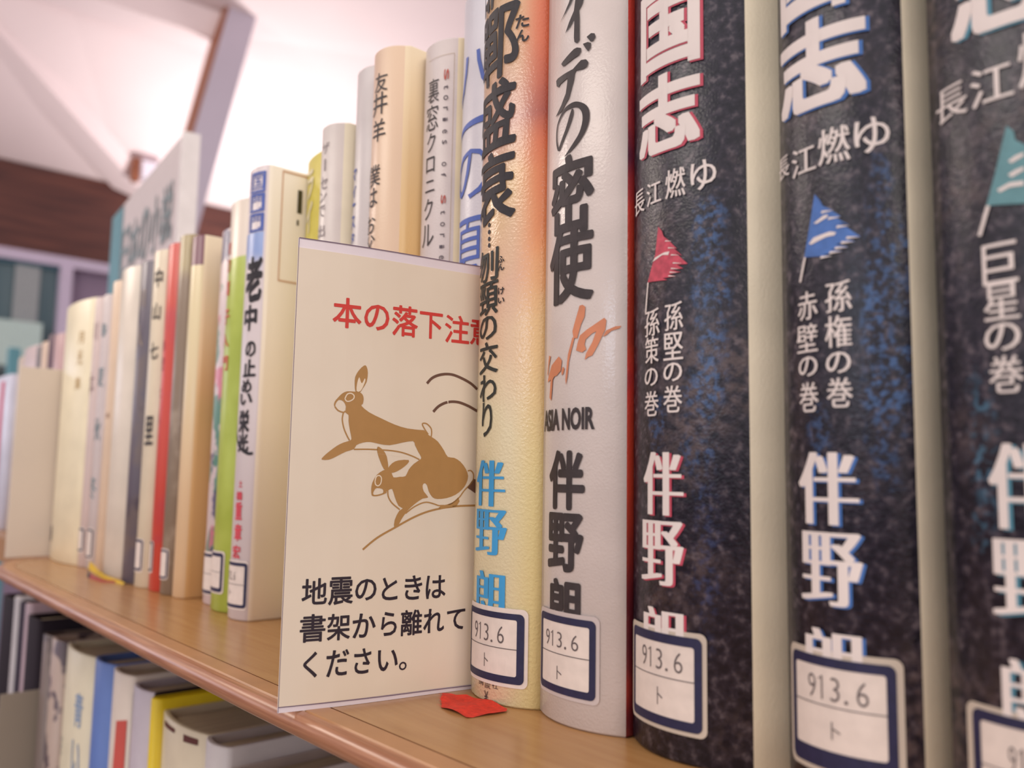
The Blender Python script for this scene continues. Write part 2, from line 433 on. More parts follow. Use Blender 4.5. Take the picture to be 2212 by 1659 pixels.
def ink_spots(name, c0, spots, rough=.33, mottled=None, fil=True, coat=0):
    """jacket art: soft coloured areas at (x,z) in metres, radii, colour, noise"""
    t = NT(name); t.obj(); c = c0
    for (cx, czz, rx, rz, col, soft, nz) in spots:
        dx = t.math('DIVIDE', t.math('SUBTRACT', t.x, cx), rx); dz = t.math('DIVIDE', t.math('SUBTRACT', t.z, czz), rz)
        d = t.math('SQRT', t.math('ADD', t.math('MULTIPLY', dx, dx), t.math('MULTIPLY', dz, dz)))
        if nz: d = t.math('ADD', d, t.math('MULTIPLY', t.math('SUBTRACT', t.noise(nz[0], 4), .5), nz[1]))
        c = t.mix(t.rng(d, 1-soft, 1+soft, 1., 0.), c, col)
    if mottled:
        for sc, lo, hi, col, amt in mottled:
            c = t.mix(t.math('MULTIPLY', t.rng(t.noise(sc, 5), lo, hi), amt), c, col)
    t.base(c)
    if fil: t.bump(t.noise(1500, 2), .35, .0002)
    return t.fin(rough, .5, coat)
BKS = {}
def J(name, s, l=None, r=None): return [s, l or s, r or s]
GL={
'B19':[('邯', -13.2, -0.73, 217.52, 199.39), ('鄲', -13.2, 6.38, 197.75, 176.12), ('盛', -13.2, 5.86, 175.03, 155.55), ('衰', -13.2, 6.13, 154.28, 133.54), ('た', 5.62, 9.81, 192.7, 188.9), ('ん', 5.71, 9.88, 188.06, 184.56), ('・', -5.59, -2.78, 135.71, 134.32), ('・', -5.49, -2.7, 133.63, 132.24), ('・', -5.39, -2.63, 131.55, 130.16), ('・', -5.29, -2.56, 129.47, 128.09), ('・', -5.2, -2.49, 127.54, 126.16), ('刎', -11.2, 0.51, 125.78, 116.33), ('頸', -10.05, 0.78, 116.05, 106.58), ('ふ', 0.66, 3.03, 122.64, 120.76), ('ん', 0.72, 3.09, 120.36, 118.49), ('け', 0.92, 3.25, 113.55, 111.56), ('い', 0.99, 3.32, 110.63, 109.04), ('の', -9.23, 0.63, 106.07, 99.36), ('交', -9.03, 1.25, 98.68, 89.65), ('わ', -7.9, 0.92, 89.27, 81.77), ('り', -5.87, -0.58, 81.28, 71.75), ('伴', -8.62, 4.18, 65.15, 52.42), ('野', -8.49, 4.95, 51.54, 39.25), ('朗', -7.26, 4.72, 34.74, 21.8), ('¥', -1.65, -0.03, 3.1, 0.22)],
'B20':[('ノ', -6.41, -0.44, 194.47, 182.48), ('イ', -3.82, 3.35, 191.0, 175.42), ('デ', -8.29, 7.05, 178.12, 154.61), ('の', -7.88, 5.11, 159.09, 144.09), ('密', -9.44, 6.22, 144.85, 124.0), ('使', -9.78, 6.24, 125.55, 106.06), ('ASIA NOIR', -11.05, 8.23, 78.43, 72.68), ('伴', -8.62, 4.3, 67.22, 53.05), ('野', -8.99, 4.04, 51.41, 37.68), ('朗', -7.98, 3.37, 35.04, 22.66)],
'B21':[('国', -10.3, 7.27, 178.38, 157.99), ('志', -11.07, 7.17, 155.78, 138.07), ('長', -15.39, -8.98, 130.92, 125.0), ('江', -7.88, -2.63, 131.0, 125.37), ('燃', -1.17, 4.16, 132.37, 125.5), ('ゆ', 5.54, 11.28, 132.98, 125.97), ('孫', -1.52, 3.44, 100.98, 94.5), ('堅', -1.82, 3.41, 93.94, 87.69), ('の', -1.83, 3.15, 87.05, 82.82), ('巻', -1.84, 3.13, 81.83, 75.75), ('孫', -8.71, -3.13, 100.41, 93.96), ('策', -8.48, -3.45, 93.8, 87.53), ('の', -8.69, -3.77, 86.44, 82.29), ('巻', -8.68, -3.46, 81.03, 75.22), ('伴', -8.65, 2.81, 66.95, 52.69), ('野', -9.51, 2.75, 51.45, 37.23), ('朗', -9.03, 2.67, 32.16, 19.53)],
'B22':[('国', -11.52, 4.24, 182.08, 156.84), ('志', -11.82, 7.59, 154.37, 136.7), ('長', -14.97, -9.51, 129.24, 124.54), ('江', -8.4, -1.99, 128.86, 123.05), ('燃', -1.28, 4.93, 130.85, 123.51), ('ゆ', 5.82, 12.05, 131.37, 124.25), ('孫', -0.49, 4.56, 99.75, 93.63), ('権', -0.65, 4.4, 92.93, 86.73), ('の', -0.6, 4.09, 85.8, 81.68), ('巻', -0.54, 4.29, 80.78, 75.07), ('赤', -7.27, -2.26, 98.67, 92.97), ('壁', -7.76, -2.41, 92.13, 86.43), ('の', -7.34, -2.55, 85.54, 81.6), ('巻', -7.22, -2.48, 80.37, 74.5), ('伴', -7.46, 4.36, 66.6, 52.66), ('野', -7.07, 4.74, 51.26, 37.54), ('朗', -6.76, 4.24, 33.07, 21.13)],
'B23':[('志', -8.72, 8.57, 156.97, 139.88), ('長', -13.92, -6.6, 132.53, 126.26), ('江', -5.83, 1.13, 133.03, 126.2), ('燃', 2.08, 8.62, 136.82, 127.13), ('巨', -4.99, 0.58, 101.57, 94.53), ('星', -5.03, 0.59, 94.61, 88.4), ('の', -5.13, 0.49, 87.83, 83.17), ('巻', -4.6, 0.71, 82.27, 76.05), ('伴', -5.09, 4.35, 67.73, 53.67), ('野', -5.13, 4.35, 52.1, 39.21), ('朗', -4.64, 3.57, 33.06, 21.1)],
'B18':[('八', -10.81, 9.5, 199.93, 183.56), ('一', -10.8, 10.57, 175.7, 174.08), ('の', -10.82, 8.1, 166.65, 149.9), ('夏', -9.1, 6.76, 143.73, 118.28)],
'B17':[('裏', -1.71, 3.75, 197.33, 188.7), ('窓', -2.56, 3.67, 187.9, 178.81), ('ク', -1.62, 2.75, 177.85, 171.12), ('ロ', -1.84, 2.61, 169.29, 163.97), ('ニ', -2.08, 2.88, 160.99, 157.03), ('ク', -2.28, 2.32, 154.67, 147.28), ('ル', -3.23, 3.07, 145.59, 137.97), ('S', 5.64, 7.37, 199.44, 195.76), ('t', 5.63, 7.36, 193.78, 192.28), ('o', 5.59, 7.33, 190.14, 188.48), ('r', 5.57, 7.3, 186.01, 184.69), ('i', 5.53, 7.27, 182.22, 180.9), ('e', 5.52, 7.25, 177.95, 176.64), ('s', 5.48, 7.21, 174.19, 172.87), ('o', 5.57, 7.29, 166.51, 165.04), ('f', 5.54, 7.26, 162.61, 161.31), ('S', 5.65, 7.36, 154.84, 151.93), ('t', 5.64, 7.35, 149.52, 148.23), ('o', 5.62, 7.33, 145.51, 144.07), ('r', 5.6, 7.3, 141.51, 140.23), ('i', 5.57, 7.27, 137.69, 136.41), ('e', 5.54, 7.24, 134.03, 132.76)],
'B16':[('友', -1.98, 4.78, 203.61, 196.43), ('井', -3.25, 4.89, 196.28, 187.91), ('羊', -2.6, 4.5, 186.3, 178.0), ('僕', -5.85, 2.96, 169.73, 161.97), ('は', -5.85, 1.99, 161.45, 154.57), ('お', -5.84, 1.27, 151.62, 145.08), ('父', -5.84, 1.63, 144.4, 138.27), ('さ', -5.84, 1.35, 135.89, 129.14)],
'B15':[('マ', -5.6, -1.5, 176.37, 171.96), ('イ', -5.6, -1.5, 169.72, 165.33), ('・', -5.6, -1.5, 163.12, 162.03), ('ス', -5.6, -1.5, 158.02, 153.3), ('タ', -5.6, -1.5, 151.45, 147.47)],
'B14':[('ザ', -1.64, 3.0, 190.02, 185.42), ('ー', 0.3, 1.26, 183.65, 178.3), ('セ', -2.13, 2.78, 176.06, 171.29), ('ン', -2.69, 2.59, 170.31, 166.13), ('で', -3.38, 2.15, 164.78, 160.23), ('出', -3.63, 2.36, 156.99, 152.09)],
'B13':[('ラ', -12, -4, 190.93, 178.82), ('イ', -12, -4, 176.63, 163.51)],
'B12':[('国', -0.88, 8.45, 189.41, 180.65), ('門', -0.74, 8.49, 179.96, 172.08), ('門', -0.64, 8.52, 170.93, 163.51), ('老', -1.05, 8.75, 151.82, 133.24), ('中', -0.88, 6.94, 130.99, 120.55), ('の', 1.53, 7.27, 115.37, 109.02), ('止', 0.34, 7.74, 107.67, 100.76), ('め', -0.1, 6.04, 99.27, 93.76), ('い', -0.88, 6.64, 93.4, 88.69), ('栄', -1.16, 5.74, 86.19, 77.03), ('光', -0.97, 5.82, 76.26, 69.1), ('土', 1.45, 3.75, 56.97, 54.29), ('橋', -0.06, 4.14, 52.37, 48.93), ('重', -0.21, 4.32, 47.96, 40.94), ('章', -0.04, 4.69, 39.01, 32.23), ('宏', -0.94, 4.44, 30.28, 25.03)],
'B6':[('中', 1, 7, 168.12, 157.92), ('山', 1, 7, 149.21, 140.37), ('七', 1, 7, 127.9, 119.19), ('里', 1, 7, 88.48, 73.92)],
'B7':[('赤', 1.24, 5.7, 130.51, 123.22), ('壁', 1.01, 5.26, 121.86, 111.7), ('土', 0.2, 4.47, 87.89, 78.39)],
'B8':[('土', -1, 4, 174.37, 167.15), ('の', -1, 4, 162.41, 152.83), ('古', -1, 4, 145.75, 136.25)],
'B5':[('一', 3, 8, 165.84, 162.72), ('川', 3, 8, 155.5, 140.0), ('日', 3, 8, 69.27, 59.36)],
'B11':[('夏', -7.72, -1.77, 164.81, 159.72), ('の', -7.73, -1.18, 157.15, 151.04), ('葉', -7.74, -0.87, 147.03, 140.11), ('子', -7.75, 0.29, 133.74, 127.1), ('入', -7.77, 0.6, 122.84, 116.36), ('門', -7.77, 0.9, 112.2, 105.79)],
'B3':[('木', 1, 6, 149.13, 143.02)],
'B2b':[('春', -2, 5, 151.37, 142.81), ('夏', -2, 5, 122.94, 111.67), ('秋', -2, 5, 92.04, 78.14), ('冬', -2, 5, 56.0, 42.29)],
'B2a':[('川', -3, 4, 153.68, 141.89), ('本', -3, 4, 121.52, 107.04)]}
LAB = {'B19': ((-13.4, 12.34, 25.64, 5.24), (-12.6, 11.33, 24.38, 6.24), (-11.2, 9.25, 22.79, 8.14), 15.129999999999999, (-7.39, 5.39, 20.85, 16.34), (-1.78, -0.14, 13.06, 9.54)), 'B20': ((-14.0, 9.14, 27.39, 6.67), (-13.2, 8.17, 26.33, 7.63), (-11.799999999999999, 6.43, 24.61, 9.41), 17.07, (-9.39, 3.32, 22.4, 18.6), (-4.02, -2.16, 14.09, 10.86)), 'B21': ((-16.44, 8.55, 27.91, 6.2), (-14.87, 7.55, 26.85, 7.11), (-13.65, 5.8, 24.8, 9.18), 17.505000000000003, (-9.46, 3.11, 23.34, 18.96), (-3.85, -2.26, 15.1, 11.34)), 'B22': ((-12.24, 11.67, 29.17, 6.58), (-11.13, 10.43, 27.97, 7.59), (-9.85, 8.77, 26.12, 10.97), 19.055, (-6.13, 5.8, 24.45, 20.09), (-1.11, 0.64, 16.37, 13.2)), 'B23': ((-11.72, 9.74, 24.7, 7.05), (-10.33, 9.73, 23.88, 8.16), (-8.75, 6.8, 22.17, 11.75), 15.2, (-4.01, 3.78, 19.26, 15.15), (-1, 1, 12.6, 9))}
SIG = [[(2.65, 104.3), (3.61, 104.44), (4.45, 103.83), (4.26, 101.4), (3.19, 99.44), (1.93, 95.95), (0.74, 96.2), (0.37, 97.93), (0.87, 99.44), (2.18, 102.93)], [(0.39, 96.37), (1.09, 96.17), (-0.79, 90.26), (-1.29, 86.41), (-1.84, 84.26), (-2.06, 85.96), (-1.19, 92.11)], [(5.05, 97.97), (6.78, 98.85), (9.8, 100.53), (10.33, 99.86), (10.08, 97.6), (8.22, 93.91), (6.56, 91.22), (5.41, 90.92), (4.37, 90.22), (4.8, 91.85), (6.53, 94.53), (7.64, 97.25), (6.52, 96.83), (4.62, 95.45), (4.33, 94.19), (4.79, 92.87), (3.58, 92.2), (1.64, 92.88), (2.11, 94.64), (2.9, 96.63)], [(9.42, 95.86), (10.34, 97.33), (12.67, 98.22), (14.18, 98.28), (13.68, 97.67), (11.65, 97.13), (10.09, 95.95)], [(-10.54, 87.27), (-8.61, 90.01), (-4.94, 91.99), (-3.58, 90.79), (-3.97, 88.21), (-5.8, 87.07), (-7.09, 86.92), (-7.91, 86.21), (-8.15, 84.37), (-8.65, 80.7), (-9.77, 81.59), (-9.13, 86.33), (-11.25, 85.73)], [(-11.51, 88.18), (-10.37, 92.9), (-9.32, 92.5), (-10.48, 89.95), (-11.15, 87.33)], [(-3.51, 86.86), (-3.74, 87.92), (-3.13, 89.17), (-2.5, 88.59), (-2.89, 87.33)]]
KATA = [[(-6.13, 184.05), (-4.43, 185.4), (-2.27, 187.84), (-1.67, 189.0), (-0.49, 188.48), (-1.45, 187.19), (-3.52, 185.55)], [(-3.64, 179.75), (-2.18, 182.1), (-0.25, 184.69), (0.27, 187.87), (3.23, 186.69), (2.58, 185.25), (1.57, 184.23), (1.77, 181.91), (1.84, 175.72), (0.97, 175.14), (0.06, 175.82), (-0.15, 177.03), (-0.03, 182.33), (-1.55, 180.84)], [(4.15, 175.77), (5.55, 176.38), (6.6, 175.99), (6.9, 174.94), (6.17, 173.99), (5.41, 174.13)], [(2.97, 174.22), (4.48, 174.28), (5.57, 173.67), (5.43, 172.33), (4.66, 171.68), (4.02, 172.49)], [(-5.37, 171.81), (-4.65, 172.22), (-0.1, 173.92), (0.99, 173.94), (2.38, 173.31), (2.39, 172.33), (1.72, 171.59), (-3.71, 170.69), (-4.63, 170.87)], [(-7.99, 168.08), (-7.13, 168.42), (-0.4, 168.44), (2.42, 169.96), (4.05, 169.66), (4.78, 168.67), (4.39, 167.55), (3.11, 167.25), (0.71, 167.63), (0.35, 167.06), (0.01, 165.23), (-1.85, 160.87), (-4.86, 158.32), (-8.03, 157.83), (-5.13, 160.11), (-3.13, 162.73), (-2.54, 165.59), (-2.56, 166.72), (-5.76, 166.29), (-6.52, 165.75), (-7.66, 166.45)]]
NO = [(-0.44, 157.48, 0.57), (-0.8, 155.8, 1.43), (-2.54, 152.5, 1.2), (-4.92, 149.4, 0.97), (-6.24, 148.11, 0.8), (-7.28, 151.05, 0.57), (-6.82, 155.11, 0.57), (-3.93, 157.98, 0.86), (-0.64, 158.52, 1.43), (1.88, 157.86, 1.48), (3.87, 155.79, 2.14), (4.06, 152.75, 2.14), (2.64, 149.59, 1.71), (-0.11, 147.08, 1.28), (-3.26, 145.27, 0.23)]
RIBBON = [(-3.19, -3.5), (2.23, -3.14), (4.02, -0.82), (8.03, -0.48), (13.29, 0.02), (20.89, -0.72), (22.41, -2.37), (21.93, -6.53), (21.09, -9.68), (20.77, -12.14), (20.1, -13.69), (17.73, -13.3), (16.14, -13.25), (12.26, -13.25), (8.5, -12.96), (5.7, -10.54), (3.12, -9.21), (1.17, -6.96), (-1.06, -5.75)]
CREAM = film('cream jacket', C8(226, 208, 174)); WHITE = film('white jacket', C8(214, 200, 196)); BWHITE = film('bluish white jacket', C8(204, 198, 204))
PEACH = film('peach jacket', C8(224, 196, 170)); CREAMW = film('warm white jacket', C8(226, 212, 196)); GOLDC = film('golden cream cover', C8(226, 186, 128))
SERC = film('series cream cover', C8(240, 226, 198))
G_ = 'hardcovers in the row on the tan shelf'
def gl(k, *idx):
    L = GL[k]; return [L[i] for i in range(*idx)] if idx else L
# far end of the row
B = make_book('B1', (-.6525, -.590, -.588, .006, .004), .1715, mats=J('b', film('pale straw jacket', C8(240, 226, 194))), label='thick pale straw book standing last at the far end of the row by the bookend', group=G_)
letters(B, [('月', 14, 22, 150, 142), ('光', 14, 22, 138, 128), ('集', 14, 22, 120, 112)], plain('gold print', C8(196, 160, 96), .5))
f = Flat().rrect(-26, -18, 22, 12, 1); f.build('small_mark', NAVY, B['root'], B['fn'](.0003))
B = make_book('B2a', (-.5875, -.5755, -.5745, .009, .003), .170, mats=J('b', film('rose white jacket', C8(212, 190, 184))), name='paperback_book', label='rose white thin book right beside the thick pale straw one', group=G_)
letters(B, GL['B2a'], plain('rose brown print', C8(150, 120, 120), .5)); call_label(B, (-3, 5, 24.5, 9), (-2.5, 4.5, 23.8, 9.9), (-1.3, 3.5, 22.5, 11), None, None, None)
B = make_book('B2b', (-.574, -.562, -.561, .010, .003), .170, mats=J('b', film('mauve white jacket', C8(206, 192, 190))), name='paperback_book', label='slim greyish white book with small teal characters, between rose white and peach books', group=G_)
letters(B, GL['B2b'], plain('teal print', C8(96, 128, 138), .5)); call_label(B, (-2, 5.6, 24.8, 6), (-1.6, 5, 24, 6.9), (-.6, 4, 22.8, 8), None, None, None)
B = make_book('B3', (-.5605, -.547, -.546, .011, .003), .1765, mats=J('b', PEACH), label='plain peach book between the teal lettered one and a taller warm white one', group=G_)
letters(B, [('木', 1, 5, 95, 91)], plain('brown print', C8(150, 110, 90), .5))
B = make_book('B4', (-.5332, -.500, -.4965, .006, .004), .1775, mats=J('b', CREAMW), label='blank warm white book immediately left of the charcoal grey one', group=G_)
B = make_book('B5', (-.496, -.478, -.4755, .006, .003), .176, mats=J('b', ink_spots('charcoal jacket', C8(100, 92, 104), [], mottled=[(30, .45, .6, C8(120, 104, 96), .7), (60, .55, .7, C8(60, 54, 76), .8)])), label='charcoal grey mottled book in the far half of the row', group=G_)
letters(B, [('川', -2, 5, 160, 150), ('人', -2, 5, 140, 128)], plain('pale brown print', C8(170, 150, 130), .5))
B = make_book('B6', (-.475, -.459, -.457, .006, .003), .1785, mats=J('b', film('ivory jacket', C8(220, 204, 178))), label='ivory book with black brush characters, left neighbour of the bright red book', group=G_)
letters(B, GL['B6'], INK2, style='brush', w=.02); call_label(B, (-4, 5.8, 25, 8), (-3.4, 5.1, 24.5, 8.8), (-2.2, 4, 23.3, 10), None, None, None)
B = make_book('B7', (-.4565, -.441, -.4395, .007, .003), .179, mats=J('b', ink_spots('red jacket', C8(206, 72, 58), [], mottled=[(25, .5, .65, C8(186, 66, 84), .6)])), label='bright red book in the far half of the row', group=G_)
letters(B, [('赤', -3, 1, 128, 122), ('壁', -3, 1, 119, 112), ('土', -4, 0, 104, 98), ('人', -4, 0, 92, 84)], plain('dark red print', C8(150, 40, 60), .5)); call_label(B, (-6.5, 2, 25, 9), (-6, 1.4, 24.6, 9.8), (-5, .4, 23.4, 11), None, None, None)
B = make_book('B8', (-.439, -.4275, -.426, .007, .002), .1805, mats=J('b', ink_spots('taupe jacket', C8(136, 116, 98), [(.006, .172, .02, .012, C8(170, 152, 112), .4, None)], mottled=[(40, .5, .62, C8(178, 160, 142), .6)])), name='paperback_book', label='slim taupe book with blotchy spine, right neighbour of the bright red book', group=G_)
call_label(B, (-4, 5, 22.4, 7.4), (-3.6, 4.6, 21.8, 8), (-2.6, 3.6, 20.8, 9), None, None, None)
t = NT('cream plum jacket'); t.obj(); c = t.mix(t.rng(t.z, .04, .14, 0, 1), C8(226, 192, 152), C8(226, 208, 166)); c = t.mix(t.math('GREATER_THAN', t.z, .1622), c, C8(120, 74, 88)); t.base(c)
mp = t.fin(.33)
B = make_book('B9', (-.4260, -.4130, -.4125, .008, .003), .1775, mats=J('b', mp, None, ink_spots('cream cover side', C8(232, 216, 186), [(.02, .05, .05, .09, C8(224, 178, 120), .6, None)])), label='cream book with a plum block at its spine top, right of the slim taupe book', group=G_)
B = make_book('B10', (-.3985, -.3830, -.3815, .012, .002), .176, mats=J('b', ink_spots('many coloured jacket', C8(216, 196, 196), [], mottled=[(38, .50, .54, C8(64, 130, 110), .9), (33, .54, .58, C8(210, 120, 140), .9), (52, .56, .60, C8(70, 70, 110), .9)])), name='paperback_book', label='many coloured patterned book set back, left of the lime green one', group=G_)
call_label(B, (-6.6, 7.5, 24, 4.6), (-6.2, 7.4, 23, 5.2), (-5, 7.3, 21.6, 6.6), 14, None, None)
t = NT('lime jacket'); t.obj(); nz = t.math('MULTIPLY', t.math('SUBTRACT', t.noise(60, 3), .5), .004)
c = t.mix(t.rng(t.math('ADD', t.z, nz), .1565, .1575, 0, 1), t.ramp(t.noise(40, 3), [(.35, C8(164, 178, 66)), (.7, C8(190, 204, 96))]), C8(226, 210, 194))
t.base(t.mix(t.math('LESS_THAN', t.x, .0035), c, t.ramp(t.noise(60, 3), [(.4, C8(186, 160, 100)), (.6, C8(214, 196, 190))]))); mp = t.fin(.33)
B = make_book('B11', (-.3808, -.360, -.3565, .0075, .003), .184, mats=J('b', mp), label='lime green book with white top and small orange characters on its edge', group=G_)
letters(B, GL['B11'], plain('orange red print', C8(212, 92, 66), .5), w=.02)
call_label(B, (-7.6, 6.6, 26, 7.8), (-7.2, 5.8, 25.2, 8.5), (-7.2, 4.2, 23.6, 10.2), 17, None, None)

# white book with brush title
t = NT('white jacket with blue head'); t.obj(); nz = t.noise(50, 3)
m = t.math('MULTIPLY', t.rng(t.math('ADD', t.z, t.math('MULTIPLY', t.math('SUBTRACT', nz, .5), .02)), .142, .156, 0, 1), t.rng(t.z, .1625, .1635, 1, 0))
m = t.math('MULTIPLY', m, t.math('LESS_THAN', t.x, .0172))
c = t.mix(m, C8(214, 200, 200), C8(128, 150, 200)); t.base(c); t.bump(t.noise(1500, 2), .3, .0002); mw = t.fin(.33)
B = make_book('B12', (-.3550, -.3368, -.3362, .0045, .003), .1925, mats=J('b', mw, WHITE, ink_spots('warm cover side', C8(238, 226, 206), [(.02, .05, .06, .07, C8(240, 222, 198), .7, None)])), label='white book with black brush title and blue head characters, directly left of the notice card', group=G_)
f = Flat()
for (l, r_, tt, b) in ((-1.2, 8.4, 189.6, 180.4), (-1.0, 8.4, 180.0, 171.8), (-.9, 8.4, 171.2, 163.2)): f.ring((l, r_, tt, b), (l+1, r_-1, tt-1, b+1), .3, .2)
f.add(*[(lambda q: (q.V, q.F))(Flat().char('国', .6, 7.4, 188.2, 181.8).char('門', .6, 7.4, 178.8, 173).char('門', .6, 7.4, 170, 164.4))][0])
f.build('head_lettering', DBLUE, B['root'], B['fn'](.0002), label='blue boxed head characters')
letters(B, GL['B12'][3:11], INK, style='brush', w=.042, label='black brush title characters')
f = Flat().line([(-6.5, 84), (-4.5, 77), (-1, 72), (3, 69.5), (6.5, 68.2), (8.6, 68.4)], lambda u: .5+2.4*u*(1.25-u)); f.build('brush_tail', INK, B['root'], B['fn'](.0002))
letters(B, GL['B12'][11:], plain('crimson print', C8(206, 66, 80), .5), name='author_lettering', w=.03)
call_label(B, (-6.6, 9.2, 24.2, 4.4), (-6.4, 8.9, 23.4, 5.2), (-6.4, 7.5, 22, 6.5), 14.5, (-5, 2.6, 19.6, 16.2), (-2.2, -.4, 12.5, 9.6))
f = Flat(); f.ring((8.8, 60, 191, 142), (9.35, 59.5, 190.3, 142.7), .3, .2)
f.build('cover_border', plain('tan border print', C8(204, 160, 126), .5), B['root'], side_fn(B), step=0)
f = Flat(); f.poly([(16.4, 173.5), (18.6, 173.5), (18.6, 184), (16.4, 184)]); f.poly([(16.4, 168), (17.4, 168), (17.4, 170.5), (16.4, 170.5)]); f.build('cover_mark', plain('olive black print', C8(72, 66, 44), .5), B['root'], side_fn(B), step=0)

# behind the card
B = make_book('B13', (-.3355, -.306, -.303, .022, .003), .1975, mats=J('b', film('mustard jacket', C8(212, 196, 84))), label='mustard yellow book with pale lettering, set back behind the card', group=G_)
letters(B, GL['B13'], plain('pale yellow print', C8(228, 216, 180), .5), w=.04)
B = make_book('B14', (-.3015, -.2860, -.2845, .010, .004), .1975, mats=J('b', film('grey white jacket', C8(208, 196, 190)), None, film('pale cream side', C8(226, 214, 188))), label='greyish white book with faint grey lettering, right of the mustard book', group=G_)
letters(B, GL['B14'], plain('faint grey print', C8(150, 138, 138), .5))
B = make_book('B15', (-.2840, -.266, -.263, .0145, .004), .216, mats=J('b', film('cool white jacket', C8(204, 194, 192)), None, film('pale cream side', C8(226, 214, 188))), label='cool white book with small blue lettering on its left edge', group=G_)
letters(B, GL['B15'], DBLUE, w=.02)
B = make_book('B16', (-.2620, -.2440, -.2425, .008, .005), .2130, mats=J('b', ink_spots('peach cream jacket', C8(214, 182, 158), [(.016, .10, .006, .3, C8(222, 192, 164), .6, None)]), None, ink_spots('cream amber side', C8(232, 214, 184), [(.026, .10, .012, .098, C8(224, 182, 116), .5, None)])), label='tall peach cream book with fine black characters and amber cover side', group=G_)
letters(B, GL['B16'], INK2)
B = make_book('B17', (-.2420, -.2235, -.2220, .017, .004), .2110, mats=J('b', film('greyish white jacket', C8(206, 192, 188)), None, CREAM), label='white book with thin katakana title and a column of tiny spaced letters', group=G_)
letters(B, GL['B17'][:7], INK2, w=-.004)
tiny = GL['B17'][7:]
letters(B, [c for c in tiny if c[0] != 'S'], plain('tiny grey print', C8(84, 72, 80), .5), name='small_lettering', rot=True)
letters(B, [c for c in tiny if c[0] == 'S'], plain('tiny red print', C8(186, 84, 70), .5), name='capital_lettering', rot=True, w=.03, label='small red capitals')
f = Flat().line([(9.2, 0), (9.2, 205)], .12, False).line([(-2, 204.5), (4, 204.7), (9.2, 205)], .12, False); f.V = [(v[0], max(1, v[1])) for v in f.V]; f.build('border_line', plain('gold line', C8(176, 152, 120), .5), B['root'], B['fn'](.0002))
B = make_book('B18', (-.2215, -.200, -.1985, .018, .004), .2215, mats=J('b', BWHITE, None, CREAMW), label='white book with large blue brush characters, directly behind the card', group=G_)
L = GL['B18']; letters(B, [L[0], L[2], L[3]], DBLUE, w=-.002, label='large blue brush characters')
f = Flat().line([(-10.6, 170.5), (-9.4, 173.0), (-6, 174.6), (-1.4, 175.3), (6, 175.9)], lambda u: .8+1.6*u); f.build('title_stroke', DBLUE, B['root'], B['fn'](.0002))

# ---- sharp books right of the card
t = NT('sunset jacket'); t.obj()
nz = t.math('MULTIPLY', t.math('SUBTRACT', t.noise(30, 3), .5), .05)
zz = t.math('ADD', t.z, nz)
c = t.ramp(t.rng(zz, .03, .20), [(0, C8(228, 214, 176)), (.2, C8(228, 214, 178)), (.35, C8(222, 192, 160)), (.5, C8(216, 176, 150)), (.7, C8(212, 178, 136)), (.85, C8(196, 152, 138)), (1, C8(206, 168, 130))])
edge = t.ramp(t.rng(zz, .05, .19), [(0, C8(234, 214, 150)), (.3, C8(236, 194, 134)), (.5, C8(232, 152, 92)), (.75, C8(216, 104, 60)), (.88, C8(170, 74, 56)), (1, C8(214, 100, 62))])
c = t.mix(t.rng(t.x, .017, .0275), c, edge); t.base(c); t.bump(t.noise(1300, 2), .5, .0003); msun = t.fin(.2, .6)
B = make_book('B19', (-.1937, -.1690, -.1671, .0045, .004), .205, mats=J('b', msun), label='sunset orange and yellow book with black brush title, directly right of the card', group=G_)
L = GL['B19']
letters(B, L[:4], INK, style='brush', w=.022, label='thick black brush title')
letters(B, L[4:6]+L[13:17], INK, name='ruby_lettering', w=.03)
f = Flat()
for q in L[6:11]:
    cx, cy = (q[1]+q[2])/2, (q[3]+q[4])/2; f.poly([(cx+.68*cos(k*pi/6), cy+.68*sin(k*pi/6)) for k in range(12)])
f.build('title_dots', INK, B['root'], B['fn'](.0002))
letters(B, L[11:13]+L[17:21], plain('green black ink', C8(44, 46, 44), .55), name='subtitle_lettering', style='brush', w=.014)
letters(B, L[21:24], BLUE, name='author_lettering', style='mbold', label='blue author characters')
letters(B, [L[24], ('講', -4.6, -2.2, 6.4, 4.2), ('談', -1.6, .8, 6.0, 3.8), ('社', 1.4, 3.6, 6.0, 4.2)], INK2, name='price_lettering', off=.00018)
call_label(B, *LAB['B19'])
rb = Flat().poly(RIBBON)
M_RIB = plain('red ribbon', C8(206, 52, 34), .7, var=.2, scale=700)
def rib(x, y): return (x/1000, y/1000, .0006+.0003*sin(x*.5+1)+.0002*cos(y*.8))
rb.build('ribbon_bookmark', M_RIB, B['root'], rib, step=1.2, label='frayed red ribbon end lying on the shelf')
fr = Flat()
for i in range(30):
    u = i/29; x = RIBBON[0][0]*(1-u)+RIBBON[14][0]*u; y = RIBBON[0][1]*(1-u)+RIBBON[14][1]*u; fr.line([(x+1.2, y-.4), (x-.5-1.0*random.random(), y+.5*random.uniform(-1, 1))], .08, False)
o_ = fr.build('ribbon_fray', M_RIB, B['root'], rib, step=0); o_['kind'] = 'stuff'

